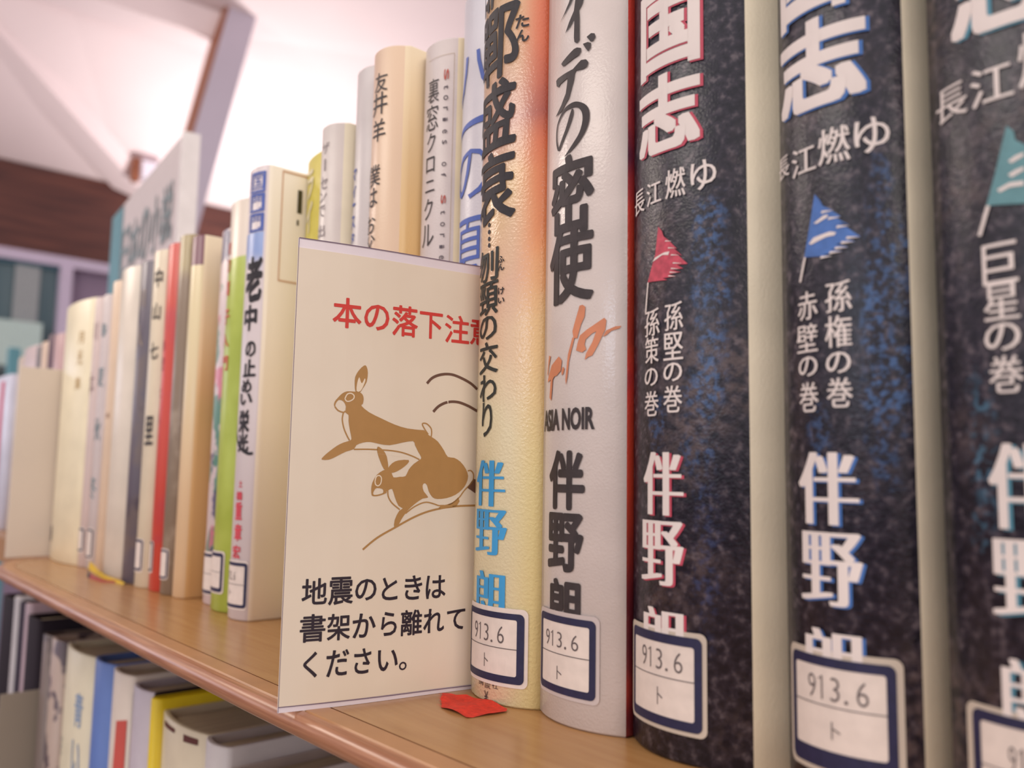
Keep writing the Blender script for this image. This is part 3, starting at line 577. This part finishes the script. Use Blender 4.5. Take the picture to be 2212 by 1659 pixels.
t = NT('fiery cover side'); t.obj(); n1 = t.noise(22, 3, stretch=(1, 1, .7))
t.base(t.ramp(n1, [(.30, C8(60, 22, 40)), (.42, C8(120, 40, 44)), (.5, C8(196, 66, 44)), (.58, C8(206, 60, 50)), (.66, C8(90, 34, 60))])); t.bump(t.noise(1300, 2), .4, .0003); mfire = t.fin(.3)
m20 = film('white glossy jacket', C8(208, 194, 188), rough=.2)
B = make_book('B20', (-.1667, -.1374, -.1370, .0052, .0045), .205, mats=J('b', m20, None, mfire), label='glossy white book with black title and orange brush signature beside the black volumes', group=G_)
L = GL['B20']; M_INKB = plain('brown black ink', C8(52, 42, 44), .5, var=.25, scale=300)
f = Flat()
for P_ in KATA: f.poly(P_)
cs = catmull([q[:2] for q in NO], 5); ws = catmull([(q[2], 0) for q in NO], 5)
f.line(cs, lambda u: max(.12, ws[round(u*(len(cs)-1))][0]), False)
lim = B['arc']*.99; f.V = [(max(-lim, min(lim, v[0])),)+tuple(v[1:]) for v in f.V]
f.build('title_lettering', M_INKB, B['root'], B['fn'](.00022), label='brush katakana of the title')
letters(B, [(c, max(l, -13.2), r_, t_, b_) for c, l, r_, t_, b_ in L[4:6]], M_INKB, name='title_characters', style='mblock')
letters(B, [(L[6][0], -13.6, 7.4, L[6][3], L[6][4])], M_INKB, name='series_lettering', w=.035)
letters(B, [(c, max(l, -13), r_, t_, b_) for c, l, r_, t_, b_ in L[7:10]], M_INKB, name='author_lettering', w=.035)
M_OR = plain('orange brush ink', C8(204, 128, 92), .5, var=.08, scale=200)
f = Flat()
for P_ in SIG: f.poly(P_)
f.build('signature_stroke', M_OR, B['root'], B['fn'](.0002), label='orange brush signature')
call_label(B, *LAB['B20'], film_line=plain('label film edge', C8(196, 180, 176), .5))

def black_jacket(name, blue, brown=.5, seed=0.):
    t = NT(name); t.obj()
    v = t.n('ShaderNodeVectorMath', operation='ADD'); v.inputs[1].default_value = (seed, seed, seed); t.l(t.co, v.inputs[0]); vv = v.outputs[0]
    c = t.ramp(t.noise(520, 3, vec=vv), [(.40, C8(20, 18, 32)), (.56, C8(42, 37, 50)), (.74, C8(96, 86, 92))])
    c = t.mix(t.math('MULTIPLY', t.math('MULTIPLY', t.rng(t.noise(30, 3, vec=vv), .46, .66), brown), t.rng(t.noise(420, 3, vec=vv), .35, .65)), c, C8(112, 94, 92))
    fine = t.rng(t.noise(700, 4, vec=vv), .44, .66)
    for (cx, czz, rx, rz, col, a) in blue:  # speckled bluish window reflection, painted into the jacket colour
        dx = t.math('DIVIDE', t.math('SUBTRACT', t.x, cx), rx); dz = t.math('DIVIDE', t.math('SUBTRACT', t.z, czz), rz)
        d = t.math('ADD', t.math('MULTIPLY', dx, dx), t.math('MULTIPLY', dz, dz))
        d = t.math('ADD', d, t.math('MULTIPLY', t.math('SUBTRACT', t.noise(120, 4, vec=vv), .5), 4.5))
        c = t.mix(t.math('MULTIPLY', t.math('MULTIPLY', t.rng(d, -.2, 1.5, 1, 0), fine), a), c, col)
    t.base(c); t.bump(t.noise(1500, 2), .5, .0003); return t.fin(.3, .45)
M_LSH = plain('label margin', C8(196, 180, 164), .5)
GLINT_BLUE = C8(66, 96, 142)
def series(key, spec, ink, no, words_r, words_l, blue_glints, label, lab, seed, has=True, h=.195):
    mj = black_jacket('black mottled jacket '+no, blue_glints, .55, seed)
    B = make_book(key, spec, h, mats=J('b', mj, None, SERC), label=label, group='black volumes of one set at the near end')
    L = GL[key]
    for rows, nm, st, w_, d in (([q for q in L if q[0] in '国志'], 'title_lettering', 'square', .037, .35), ([q for q in L if q[0] in '伴野朗'], 'author_lettering', 'mbold', 0, .35)):
        letters(B, [(c, l+d, r_+d, t_, b_) for c, l, r_, t_, b_ in rows], ink, name='lettering_outline', style=st, w=w_+.008 if w_ else 0, off=.00016, dx=.25, dy=-.25, label='coloured edge behind the white characters')
        letters(B, rows, WHITE_INK, name=nm, style=st, w=w_, off=.00026)
    rest = [q for q in L if q[0] not in '伴野朗国志']; k = next(i for i, q in enumerate(rest) if q[0] in '孫巨')
    letters(B, rest[:k], WHITE_INK, name='subtitle_lettering', style='mincho', off=.00024)
    letters(B, rest[k:], WHITE_INK, name='volume_lettering', style='mincho', off=.00024)
    return B
B21 = series('B21', (-.1367, -.1042, -.0965, .0050, .0065), plain('rose print', C8(190, 70, 90), .5), 'first', '', '', [(.0255, .100, .004, .028, GLINT_BLUE, .75), (.0225, .075, .004, .016, GLINT_BLUE, .6), (.012, .073, .003, .006, GLINT_BLUE, .5), (.0245, .045, .003, .02, C8(70, 84, 130), .4)],
    'black mottled volume with rose pennant and rose edged white title', None, 0.)
f = Flat().poly([(-3.57, 119.66), (-2.37, 118.31), (-1.81, 116.91), (0.56, 114.94), (-0.2, 115.51), (2.01, 113.22), (1.05, 113.6), (3.37, 111.34), (1.53, 112.47), (4.68, 109.3), (1.99, 109.48), (3.58, 108.42), (0.54, 108.47), (2.91, 107.69), (-0.48, 107.6), (1.75, 106.82), (-2.11, 107.04), (-0.74, 106.39), (-7.54, 107.05), (-4.55, 113.26)])
f.build('pennant', plain('rose pennant print', C8(190, 70, 88), .5, var=.25, scale=500), B21['root'], B21['fn'](.0002), label='rose pennant emblem')
f = Flat().poly([(-7.54, 107.05), (-7.04, 106.94), (-8.06, 99.85), (-8.62, 99.95)]).poly([(-5.59, 111.56), (-4.55, 112.4), (-1.54, 113.04), (-0.05, 112.96), (-0.36, 112.18), (-2.1, 112.52), (-4.55, 111.76)])
for y in (115.2, 113.4, 111.6, 109.6, 108.4, 107.6, 106.8): f.poly([(3.6-abs(y-110)*.55, y), (1.0-abs(y-110)*.45, y+.35), (1.2-abs(y-110)*.45, y+.6)])
f.build('pennant_strokes', WHITE_INK, B21['root'], B21['fn'](.00028))
call_label(B21, *LAB['B21'], film_line=M_LSH)
B22 = series('B22', (-.0957, -.0690, -.0650, .0055, .0058), plain('blue edge print', C8(66, 110, 176), .5), 'second', '', '', [(.0235, .092, .0035, .024, GLINT_BLUE, .8), (.0225, .075, .003, .02, GLINT_BLUE, .7), (.0105, .07, .003, .008, GLINT_BLUE, .5), (.0225, .118, .002, .01, GLINT_BLUE, .5)],
    'black mottled volume with blue pennant and blue edged white title', None, 3.3)
f = Flat().poly([(-2.38, 118.14), (-1.18, 116.54), (-0.62, 115.31), (1.57, 113.92), (0.86, 114.25), (2.93, 112.41), (1.89, 112.42), (4.55, 110.37), (2.56, 111.4), (6.43, 107.84), (3.83, 107.81), (5.45, 107.07), (1.77, 107.07), (4.13, 106.18), (0.68, 106.19), (3.11, 105.44), (-0.84, 105.4), (1.01, 104.81), (-5.26, 105.81), (-3.63, 112.4)])
f.build('pennant', plain('blue pennant print', C8(72, 110, 176), .5, var=.15, scale=400), B22['root'], B22['fn'](.0002), label='blue pennant emblem')
f = Flat().poly([(-5.26, 105.81), (-4.75, 105.69), (-6.2, 100.87), (-6.77, 100.99)]).poly([(-2.74, 112.17), (-0.47, 113.28), (0.47, 113.25), (0.27, 112.75), (-1.9, 111.97)]).poly([(-3.96, 108.26), (-2.81, 109.27), (0.76, 109.77), (2.0, 109.36), (1.64, 108.88), (-0.0, 108.84), (-3.28, 107.99)])
for x, y in ((1.6, 113.9), (3, 112.3), (4.6, 110.3), (6.4, 107.8), (5.4, 107.0), (4.2, 106.1), (3.1, 105.4), (1.2, 104.8)): f.poly([(x, y), (x-2.6, y-.1), (x-2.4, y+.4)])
f.build('pennant_strokes', WHITE_INK, B22['root'], B22['fn'](.00028))
call_label(B22, *LAB['B22'], film_line=M_LSH)
B23 = series('B23', (-.0642, -.034, -.030, .0050, .0062), plain('teal edge print', C8(84, 140, 160), .5), 'third', '', '', [(.0085, .066, .003, .014, C8(90, 140, 170), .5), (.024, .08, .004, .03, GLINT_BLUE, .7)],
    'black mottled volume with teal pennant, cut off by the right edge of the frame', None, 7.1)
f = Flat().poly([(-0.16, 121.45), (0.88, 120.2), (1.08, 118.59), (3.59, 116.42), (5.25, 113.95), (7.5, 110.2), (4.6, 109.4), (5.4, 108.4), (2.2, 108.2), (2.6, 107.3), (-3.93, 108.41), (-2.18, 113.89)])
f.build('pennant', plain('teal pennant print', C8(98, 142, 148), .5, var=.1, scale=400), B23['root'], B23['fn'](.0002), label='teal pennant emblem')
f = Flat().poly([(-3.93, 108.41), (-3.26, 108.23), (-4.96, 103.34), (-5.62, 103.51)])
for P_ in ([(-0.14, 115.19), (0.97, 115.83), (2.27, 116.12), (2.25, 115.51), (0.39, 114.74)], [(-0.23, 112.89), (0.87, 113.38), (2.17, 113.68), (2.15, 113.07), (0.29, 112.29)], [(-2.02, 110.71), (-0.02, 111.44), (2.08, 111.25), (2.05, 110.49), (-0.05, 110.67), (-1.61, 110.14)]): f.poly(P_)
f.build('pennant_strokes', WHITE_INK, B23['root'], B23['fn'](.00028))
call_label(B23, *LAB['B23'], film_line=M_LSH)

# ------------------------------------------------------------ notice card
CD = Vector((.0110, .0563, 0)).normalized(); ang = math.atan2(CD.y, CD.x)
CA = root('notice_card', 'cream notice card with leaping rabbits and falling books warning, sticking out between books', 'sign', (-.2067, -.044, 0), rot=ang)
# local x runs into the shelf, y<0 faces the camera side
M_CARD = plain('white card sleeve', C8(226, 214, 220), .3, var=.02, scale=40)
t = NT('cream printed paper'); t.base(t.ramp(t.noise(30, 3), [(.3, C8(222, 206, 186)), (.7, C8(228, 213, 194))])); t.bump(t.noise(24, 2), .3, .0015); M_PAPER = t.fin(.45, .4)
M_CUT = plain('sleeve edge line', C8(112, 92, 112), .6)  # thin dark line drawn along the sleeve and paper edges
def sheet(name, l, r_, t0, t1, b0, b1, y0, y1, m, n=14):
    V = []; F = []
    for i in range(n+1):
        u = i/n; x = (l+(r_-l)*u)/1000; bow = .0010*sin(pi*min(1, u*2.2))*(1-u)
        e_ = max(0, x-.057); x -= e_*.019
        for y, z in ((y0, b0+(b1-b0)*u), (y0, t0+(t1-t0)*u), (y1, t0+(t1-t0)*u), (y1, b0+(b1-b0)*u)): V.append((x, y/1000-bow+e_*.192, z/1000))
    for i in range(n):
        for k in range(4): F.append((4*i+k, 4*i+(k+1) % 4, 4*i+4+(k+1) % 4, 4*i+4+k))
    F += [(0, 1, 2, 3)[::-1], tuple(4*n+k for k in range(4))]
    o = mesh(name, V, F, m, CA); bm = bmesh.new(); bm.from_mesh(o.data); bmesh.ops.recalc_face_normals(bm, faces=bm.faces[:]); bm.to_mesh(o.data); bm.free(); return o
def cfn(off):
    def fn(x, z):
        u = x/100; bow = .0010*sin(pi*min(1, max(0, u)*2.2))*(1-u); e_ = max(0, x-57)/1000; return (x/1000-e_*.019, -off/1000-bow+e_*.192, z/1000)
    return fn
sheet('sleeve', 0, 100, 123.6, 123.4, .05, .05, .45, -.10, M_CARD)
sheet('paper', -.15, 100, 120.9, 120.5, 1.6, 1.3, -.14, -.34, M_PAPER)
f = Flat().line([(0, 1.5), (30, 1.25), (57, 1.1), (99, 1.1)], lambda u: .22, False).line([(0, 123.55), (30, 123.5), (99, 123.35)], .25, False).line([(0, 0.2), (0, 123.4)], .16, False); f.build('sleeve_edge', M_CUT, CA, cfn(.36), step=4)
f = Flat()
for ch, l, r_, t_, b_ in (('本', 10.04, 17.92, 108.5, 100.38), ('の', 18.98, 26.17, 107.63, 100.63), ('落', 27.31, 35.06, 108.3, 99.77), ('下', 35.85, 43.1, 107.42, 99.96), ('注', 44.1, 51.93, 107.52, 99.41), ('意', 52.45, 60.2, 107.6, 99.5)): f.char(ch, l, r_, t_, b_, .019)
f.build('warning_lettering', RED_INK, CA, cfn(.40), step=4, label='red warning lettering')
f = Flat()
for ch, l, r_, t_, b_ in (('地',4.79,11.27,33.27,26.74),('震',11.84,18.37,33.33,26.32),('の',19.18,25.05,32.51,27.00),('と',26.79,31.33,32.62,26.69),('き',33.59,38.81,32.79,26.38),('は',40.18,46.22,32.49,26.29),('書',4.70,11.18,24.11,17.21),('架',11.86,17.93,23.83,17.17),('か',18.79,25.14,23.49,17.31),('ら',26.90,31.39,23.41,17.23),('離',32.81,39.11,23.49,16.76),('れ',39.71,46.03,23.30,16.91),('て',47.08,52.72,22.71,17.19),('く',5.91,9.47,14.57,8.21),('だ',12.01,17.92,14.51,7.96),('さ',19.53,24.20,14.30,7.94),('い',26.28,31.99,13.39,7.97),('。',32.54,34.76,9.77,7.59)): f.char(ch, l, r_, t_, b_, .019)
f.build('advice_lettering', plain('card black print', C8(40, 28, 40), .55), CA, cfn(.40), step=4, label='black advice lettering')
M_RAB = plain('tan print', C8(172, 128, 74), .5, var=.03, scale=300); M_RABD = plain('dark brown print', C8(104, 72, 58), .5, var=.03)
RP = {'body1': [(18.95, 79.23), (21.24, 77.58), (25.08, 76.0), (28.96, 74.56), (32.89, 73.65), (37.25, 73.4), (38.25, 73.33), (39.29, 72.28), (40.52, 71.59), (42.59, 70.38), (44.71, 67.86), (46.0, 66.05), (48.08, 65.81), (50.2, 64.67), (51.94, 62.66), (52.75, 60.62), (52.14, 58.37), (50.83, 56.69), (48.79, 55.2), (45.93, 54.21), (43.08, 53.98), (41.45, 54.45), (40.19, 56.08), (39.53, 57.88), (38.72, 58.42), (38.14, 57.69), (38.59, 56.07), (40.04, 54.45), (38.26, 54.09), (35.93, 52.65), (33.64, 50.7), (31.79, 48.23), (31.25, 47.18), (29.83, 46.14), (29.87, 48.25), (31.13, 50.71), (32.26, 51.41), (30.89, 52.13), (29.65, 54.6), (28.81, 56.72), (27.68, 56.36), (26.94, 55.83), (25.82, 55.3), (26.18, 55.82), (25.96, 56.7), (24.25, 56.97), (23.53, 56.34), (23.19, 55.46), (23.58, 54.87), (22.83, 54.93), (22.62, 56.68), (22.89, 58.43), (24.12, 60.55), (25.96, 61.81), (27.47, 62.2), (28.46, 61.33), (29.08, 59.92), (31.0, 60.12), (32.74, 60.32), (33.66, 62.13), (35.18, 63.78), (36.92, 64.91), (37.49, 65.65), (36.45, 67.25), (35.4, 69.04), (34.77, 70.17), (31.46, 69.63), (27.62, 68.78), (24.57, 69.03), (21.92, 69.47), (19.7, 69.22), (17.88, 68.46), (17.26, 67.39), (15.03, 66.63), (12.56, 65.35), (10.46, 64.37), (8.52, 64.33), (8.84, 65.09), (10.38, 66.5), (12.45, 68.11), (14.21, 69.03), (16.18, 69.73), (16.41, 70.5), (15.89, 72.58), (15.43, 75.0), (15.37, 76.57), (14.43, 77.23), (14.55, 78.81), (13.77, 80.16), (12.49, 80.51), (11.63, 79.34), (11.59, 78.64), (11.22, 78.97), (11.43, 80.03), (12.28, 81.12), (13.32, 82.24), (14.75, 82.96), (16.95, 83.0), (18.25, 82.97), (19.2, 82.26), (19.51, 81.03), (19.3, 79.78)], 'ear1': [(17.13, 83.01), (16.8, 84.93), (16.87, 87.06), (17.83, 88.91), (19.27, 90.38), (20.02, 90.15), (20.46, 88.4), (20.18, 85.88), (19.13, 84.03), (18.25, 82.73)], 'ear2': [(26.14, 62.17), (24.92, 64.44), (24.09, 66.54), (23.93, 67.95), (24.41, 68.25), (25.77, 67.3), (26.9, 65.55), (27.46, 62.55), (27.29, 62.02)], 'ear3': [(27.28, 62.19), (28.56, 63.82), (30.46, 64.65), (33.57, 64.83), (33.21, 63.74), (31.31, 62.27), (29.42, 61.34), (28.27, 61.25)], 'foot': [(42.76, 51.01), (44.15, 52.02), (45.98, 52.38), (48.02, 53.0), (49.64, 54.47), (50.17, 53.36), (49.09, 51.78), (45.6, 51.36)], 'tailpart': [(54.56, 59.89), (55.81, 59.46), (55.91, 55.23), (53.79, 56.53), (52.5, 57.26), (53.94, 59.14)], 'ear_in': [(17.39, 83.2), (17.45, 85.33), (17.98, 87.07), (18.39, 86.11), (18.89, 85.43), (19.59, 86.83), (19.8, 86.21), (19.29, 84.75), (18.49, 83.27)], 'chest': [(14.19, 76.97), (14.99, 77.01), (15.65, 73.97), (16.45, 70.51), (16.18, 69.8), (15.4, 71.16), (14.41, 73.21), (13.96, 75.28)]}
RL = {'muzzle': [(11.48, 78.64), (12.42, 77.64), (13.89, 77.2), (14.42, 77.58)], 'chestline': [(13.89, 77.02), (13.68, 75.27), (14.24, 72.86), (15.23, 70.81), (15.93, 69.72)], 'belly': [(17.27, 67.32), (21.62, 67.46), (27.29, 67.34), (31.16, 66.92), (34.71, 65.94), (36.92, 65.02)], 'tail': [(39.49, 72.28), (38.45, 73.52), (37.52, 75.13), (38.8, 75.3), (40.24, 74.15), (40.57, 72.88), (40.44, 71.59)], 'chest2': [(27.49, 56.36), (27.74, 54.6), (28.94, 52.84), (31.31, 51.06)], 'muz2': [(23.13, 54.94), (24.33, 54.94), (25.82, 55.3), (27.13, 55.83)], 'eyeb': [(14.18, 80.89), (14.78, 82.15), (15.87, 82.47), (16.7, 81.92), (16.59, 81.03), (15.58, 80.34), (14.67, 80.29), (14.18, 80.89)], 'eye2b': [(23.62, 58.79), (23.95, 60.02), (24.81, 60.38), (25.47, 59.69), (25.33, 58.28), (24.61, 57.57), (23.84, 57.91), (23.62, 58.79)], 'leg': [(33.08, 49.99), (35.95, 51.93), (39.48, 53.08), (43.54, 52.09)], 'leg2': [(43.54, 52.09), (46.8, 52.38), (49.65, 54.1), (51.68, 56.51), (54.15, 58.95), (54.53, 61.02), (53.65, 62.2), (52.59, 62.11)], 'ground': [(20.79, 40.44), (24.75, 43.44), (29.94, 46.14), (36.04, 49.07), (41.55, 50.83), (48.88, 51.89), (55.99, 52.13)], 'arc1': [(38.64, 86.81), (40.42, 88.61), (43.26, 89.75), (46.58, 90.0), (49.97, 89.12), (52.99, 87.81), (55.15, 86.23)], 'arc2': [(40.92, 78.8), (42.7, 80.56), (45.56, 81.85), (48.9, 82.04), (52.31, 81.1), (55.31, 79.75)]}

f = Flat()
for k in ('body1', 'ear1', 'ear2', 'ear3', 'foot'): f.poly(RP[k] if k == 'foot' else catmull(RP[k], 2, True))
for k in RL:
    if k not in ('eyeb', 'eye2b', 'arc1', 'arc2'): f.line(RL[k], .55 if k == 'ground' else .38)
f.build('rabbit_picture', M_RAB, CA, cfn(.40), step=4, label='tan leaping rabbits picture')
f = Flat().poly(RP['tailpart']).line(RL['arc1'], .8).line(RL['arc2'], .8); f.build('arc_lines', M_RABD, CA, cfn(.40), step=4, label='dark brown arcs')
f = Flat(); f.poly(catmull(RP['ear_in'], 2, True))
for k in ('eyeb', 'eye2b'): f.line(RL[k], .32)
f.line([(17.3, 67.0), (36.7, 65.2)], .02, False)
f.build('rabbit_highlights', plain('cream print', C8(228, 209, 184), .45), CA, cfn(.44), step=4)

# header board, bookend plates
HB = root('header_board', 'tall pale grey header board with teal end and grey lettering, beyond the row', 'sign', (-.752, .118, 0), rot=math.atan2(.036, -.315))
M_HB = plain('pale grey board', C8(206, 192, 192), .5, var=.03); M_TEAL = plain('teal print', C8(90, 140, 152), .5)
box('board_panel', (0, -.012, .001), (.317, 0, .360), M_HB, HB)
box('edge_cap', (-.004, -.0145, .001), (0, .001, .362), plain('white edge', C8(232, 224, 222), .5), HB)
f = Flat().poly([(252, 2), (317, 2), (317, 359), (252, 359)]); f.build('teal_panel', M_TEAL, HB, lambda x, z: (x/1000, .0006, z/1000), step=0)
f = Flat()
for i, ch in enumerate('日本の小説'): f.char(ch, i*46, i*46+40, 325, 270, .02)
o = f.build('header_lettering', plain('grey green print', C8(124, 136, 140), .5), HB, lambda x, z: (.245-x/1000, .0008, z/1000), step=0)
BE = root('bookend', 'beige steel bookend plate closing the far end of the row', 'bookend', (-.6535, -.0165, 0))
box('plate', (-.0012, 0, .0008), (0, .12, .129), M_STEEL, BE, bevel=.0003); box('base_plate', (0, .03, 0), (.004, .12, .0012), M_STEEL, BE)
B_ = root('bookend', 'grey beige steel bookend plate on the lower shelf, left of the books', 'bookend', (-.620, -.020, -.255))
box('plate', (-.0012, 0, 0), (0, .12, .175), M_DSTEEL, B_, bevel=.0003); box('base_plate', (0, .03, 0), (.004, .12, .0012), M_DSTEEL, B_)
# loose ribbons near the far books
RB = root('ribbon', 'yellow and dark red ribbon bookmarks with a black end lying on the shelf', 'ribbon', (-.52, .0, 0))
def strip(name, P, hgt, m):
    V = [q for i, (x, y, z) in enumerate(P) for q in ((x, y, z), (x, y+.0008, z+hgt*(1-.75*i/(len(P)-1))))]
    return mesh(name, V, [(2*i, 2*i+1, 2*i+3, 2*i+2) for i in range(len(P)-1)], m, RB, smooth=True)
strip('yellow_ribbon', [(-.026, .0050, .0022), (-.016, .0045, .0016), (-.004, .0035, .0008), (.010, .0030, .0003), (.040, .0040, .0001)], .0046, plain('yellow ribbon', C8(206, 166, 24), .6))
strip('red_ribbon', [(.003, -.0024, .0002), (.012, -.003, .0003), (.024, -.002, .0002), (.030, .006, .0001)], .0026, plain('dark red ribbon', C8(150, 50, 44), .6))
strip('black_end', [(-.006, -.001, .0003), (-.001, -.0022, .0003), (.003, -.0024, .0003)], .005, plain('black ribbon end', C8(44, 34, 30), .6))

# ------------------------------------------------------------ lower shelf
ZL = -.255; G2_ = 'books on the lower shelf'
def lower(x0, x1, top, m, label, y0=.0, side=None, pm=PAGES, name='hardcover_book', bu=.002):
    return make_book('L', (x0, x1-.001, x1, y0, bu), top-ZL, zb=ZL, mats=J('b', m, None, side or m), name=name, label=label, group=G2_, pages=pm)
art = lambda n, c, ms: ink_spots(n, c, [], mottled=ms)
lower(-.7435, -.700, -.034, plain('near black cover', C8(34, 26, 34), .7, .15), 'black book on the lower shelf at the far left', y0=.001)
lower(-.698, -.686, -.030, film('silver grey cover', C8(176, 168, 170)), 'slim silver grey book on the lower shelf between two black ones', name='paperback_book')
lower(-.684, -.668, -.032, plain('dark grey cover', C8(56, 48, 60), .7, .15), 'charcoal book on the lower shelf beside the silver grey one')
lower(-.666, -.655, -.031, film('dusty pink cover', C8(170, 146, 154)), 'slim dusty pink book on the lower shelf among dark ones', name='paperback_book')
lower(-.653, -.622, -.037, plain('black cover', C8(38, 30, 38), .7, .15), 'thick black book on the lower shelf, right of the dusty pink one', y0=-.002)
lower(-.6175, -.600, -.044, art('taupe art cover', C8(120, 104, 98), [(40, .5, .6, C8(70, 54, 56), .8)]), 'dark taupe patterned book on the lower shelf behind the grey bookend')
lower(-.5985, -.5735, -.0435, art('floral art cover', C8(180, 158, 146), [(60, .52, .58, C8(70, 56, 70), .9), (30, .6, .64, C8(200, 110, 70), .9)]), 'floral patterned book on the lower shelf, left of the wide cream one')
B = lower(-.5720, -.5150, -.0435, film('cream lower cover', C8(216, 204, 178)), 'wide cream book with faint blue marks on the lower shelf', bu=.004)
letters(B, [(c, 8, 18, 190-i*26, 172-i*26) for i, c in enumerate('青い海の')], plain('pale blue print', C8(130, 150, 180), .5), w=.02)
letters(B, [('花', -22, -14, 160, 150), ('草', -22, -14, 120, 110)], plain('dark teal print', C8(90, 110, 120), .5))
lower(-.5135, -.4825, -.0416, film('cornflower cover', C8(92, 118, 180)), 'cornflower blue book on the lower shelf', bu=.0035)
B = lower(-.4813, -.4515, -.0418, film('off white cover', C8(216, 200, 186)), 'off white book with red and yellow cover picture on the lower shelf', bu=.003)
f = Flat().poly([(3, 190), (12.5, 192), (12.5, 150), (5, 148), (2, 165)]).poly([(1, 120), (12.5, 140), (12.5, 96), (-2, 92)]); f.build('red_picture', plain('coral print', C8(200, 84, 74), .5), B['root'], B['fn'](.0003))
f = Flat().poly(rr(-7, 0, 128, 108, 2)); f.build('yellow_picture', plain('yellow print', C8(214, 180, 60), .5), B['root'], B['fn'](.0003))
B = lower(-.4500, -.4215, -.0440, film('grey lavender spine', C8(188, 176, 184)), 'grey lavender book with black cover boards on the lower shelf', side=plain('black board', C8(38, 26, 30), .7, .15), bu=.003)
f = Flat().poly([(-14, 2), (-10.6, 2), (-10.6, 206), (-14, 206)]); f.build('black_joint', INK, B['root'], B['fn'](.0003))
lower(-.4205, -.4125, -.0447, film('strong yellow cover', C8(222, 190, 30)), 'slim strong yellow book on the lower shelf', name='paperback_book')
B = lower(-.4120, -.3610, -.0495, film('ecru cover', C8(206, 190, 164)), 'ecru book with golden lettering on the lower shelf, right of the slim yellow one', bu=.004)
letters(B, [(c, 2, 17, 158-i*24, 138-i*24) for i, c in enumerate('黄金の本')], plain('golden print', C8(208, 174, 100), .5), w=.03)
f = Flat().poly([(-16, 201), (0, 201.5), (0, 203.3), (-16, 203.3)]).poly([(9, 200), (20, 200.5), (20, 203), (9, 203)]); f.build('dark_mark', plain('maroon mark', C8(90, 44, 40), .5), B['root'], B['fn'](.0003))
B = lower(-.3598, -.3380, -.0490, film('blue grey white cover', C8(200, 190, 188)), 'pale blue grey book on the lower shelf under the card', bu=.003)
B = lower(-.3370, -.3130, -.0560, film('pearl cover', C8(196, 182, 176)), 'pearl coloured shorter book on the lower shelf, near the middle', bu=.003)
B = lower(-.3120, -.2820, -.0700, plain('plum cover', C8(70, 44, 54), .7, .15), 'short plum coloured book on the lower shelf', bu=.003)
B = lower(-.2810, -.2400, -.0640, film('ash cover', C8(150, 138, 132)), 'ash grey book nearest the camera on the lower shelf', bu=.003)

# ------------------------------------------------------------ next bookcase beyond
NB = root('bookcase', 'far bookcase beyond the end of the row, seen at the left edge', 'bookcase', (-1.0, .04, -1.2))
box('shelf_board', (-.5, -.02, 1.18), (.23, .26, 1.2), M_TOP, NB); box('shelf_board', (-.5, -.02, .9), (.23, .26, .92), M_TOP, NB)
box('side_panel', (.212, 0, 0), (.23, .26, .9), M_EDGE, NB); box('back_panel', (-.5, .26, 0), (.23, .27, 1.18), M_EDGE, NB)
G3 = 'books on the far bookcase'
def far(x0, x1, y0, h, m, label, name='hardcover_book'):
    return make_book('F', (x0, x1-.001, x1, y0, .002), h, mats=J('b', m), name=name, label=label, group=G3, depth=.075)
far(-.795, -.770, .035, .172, film('far rose cover', C8(196, 160, 160)), 'dusty rose book above the beige bookend plate, nearest the thick straw book')
far(-.812, -.797, .035, .174, film('far plum cover', C8(96, 70, 84)), 'slim plum book behind the beige bookend plate', 'paperback_book')
far(-.836, -.814, .035, .170, film('far peach cover', C8(214, 186, 166)), 'peach book behind the beige bookend plate')
far(-.850, -.838, .035, .168, film('far grey cover', C8(110, 104, 110)), 'slim grey book behind the beige bookend plate', 'paperback_book')
far(-.905, -.853, .036, .171, film('far pale rose cover', C8(206, 184, 184)), 'wide pale rose book behind the beige bookend plate')
far(-.948, -.908, .040, .167, film('far tan cover', C8(204, 184, 168)), 'tan book behind the beige bookend plate, dark on top')
B = far(-1.03, -.952, .036, .152, film('far bluish cover', C8(206, 204, 220)), 'bluish white book with magenta stripe at the left edge of the frame')
f = Flat().poly([(8, 2), (20, 2), (20, 146), (8, 146)]); f.build('magenta_stripe', plain('magenta print', C8(206, 70, 104), .5), B['root'], B['fn'](.0004))
far(-1.10, -1.035, .034, .150, film('far white cover', C8(214, 208, 222)), 'white book at the very left edge of the frame')
TP = root('post', 'slim teal post standing beyond the far books', 'post', (-2.2, .285, -1.2))
box('post_body', (-.012, -.012, 0), (.012, .012, 1.53), M_TEAL, TP, bevel=.003)
bpy.data.objects.remove(_fo)
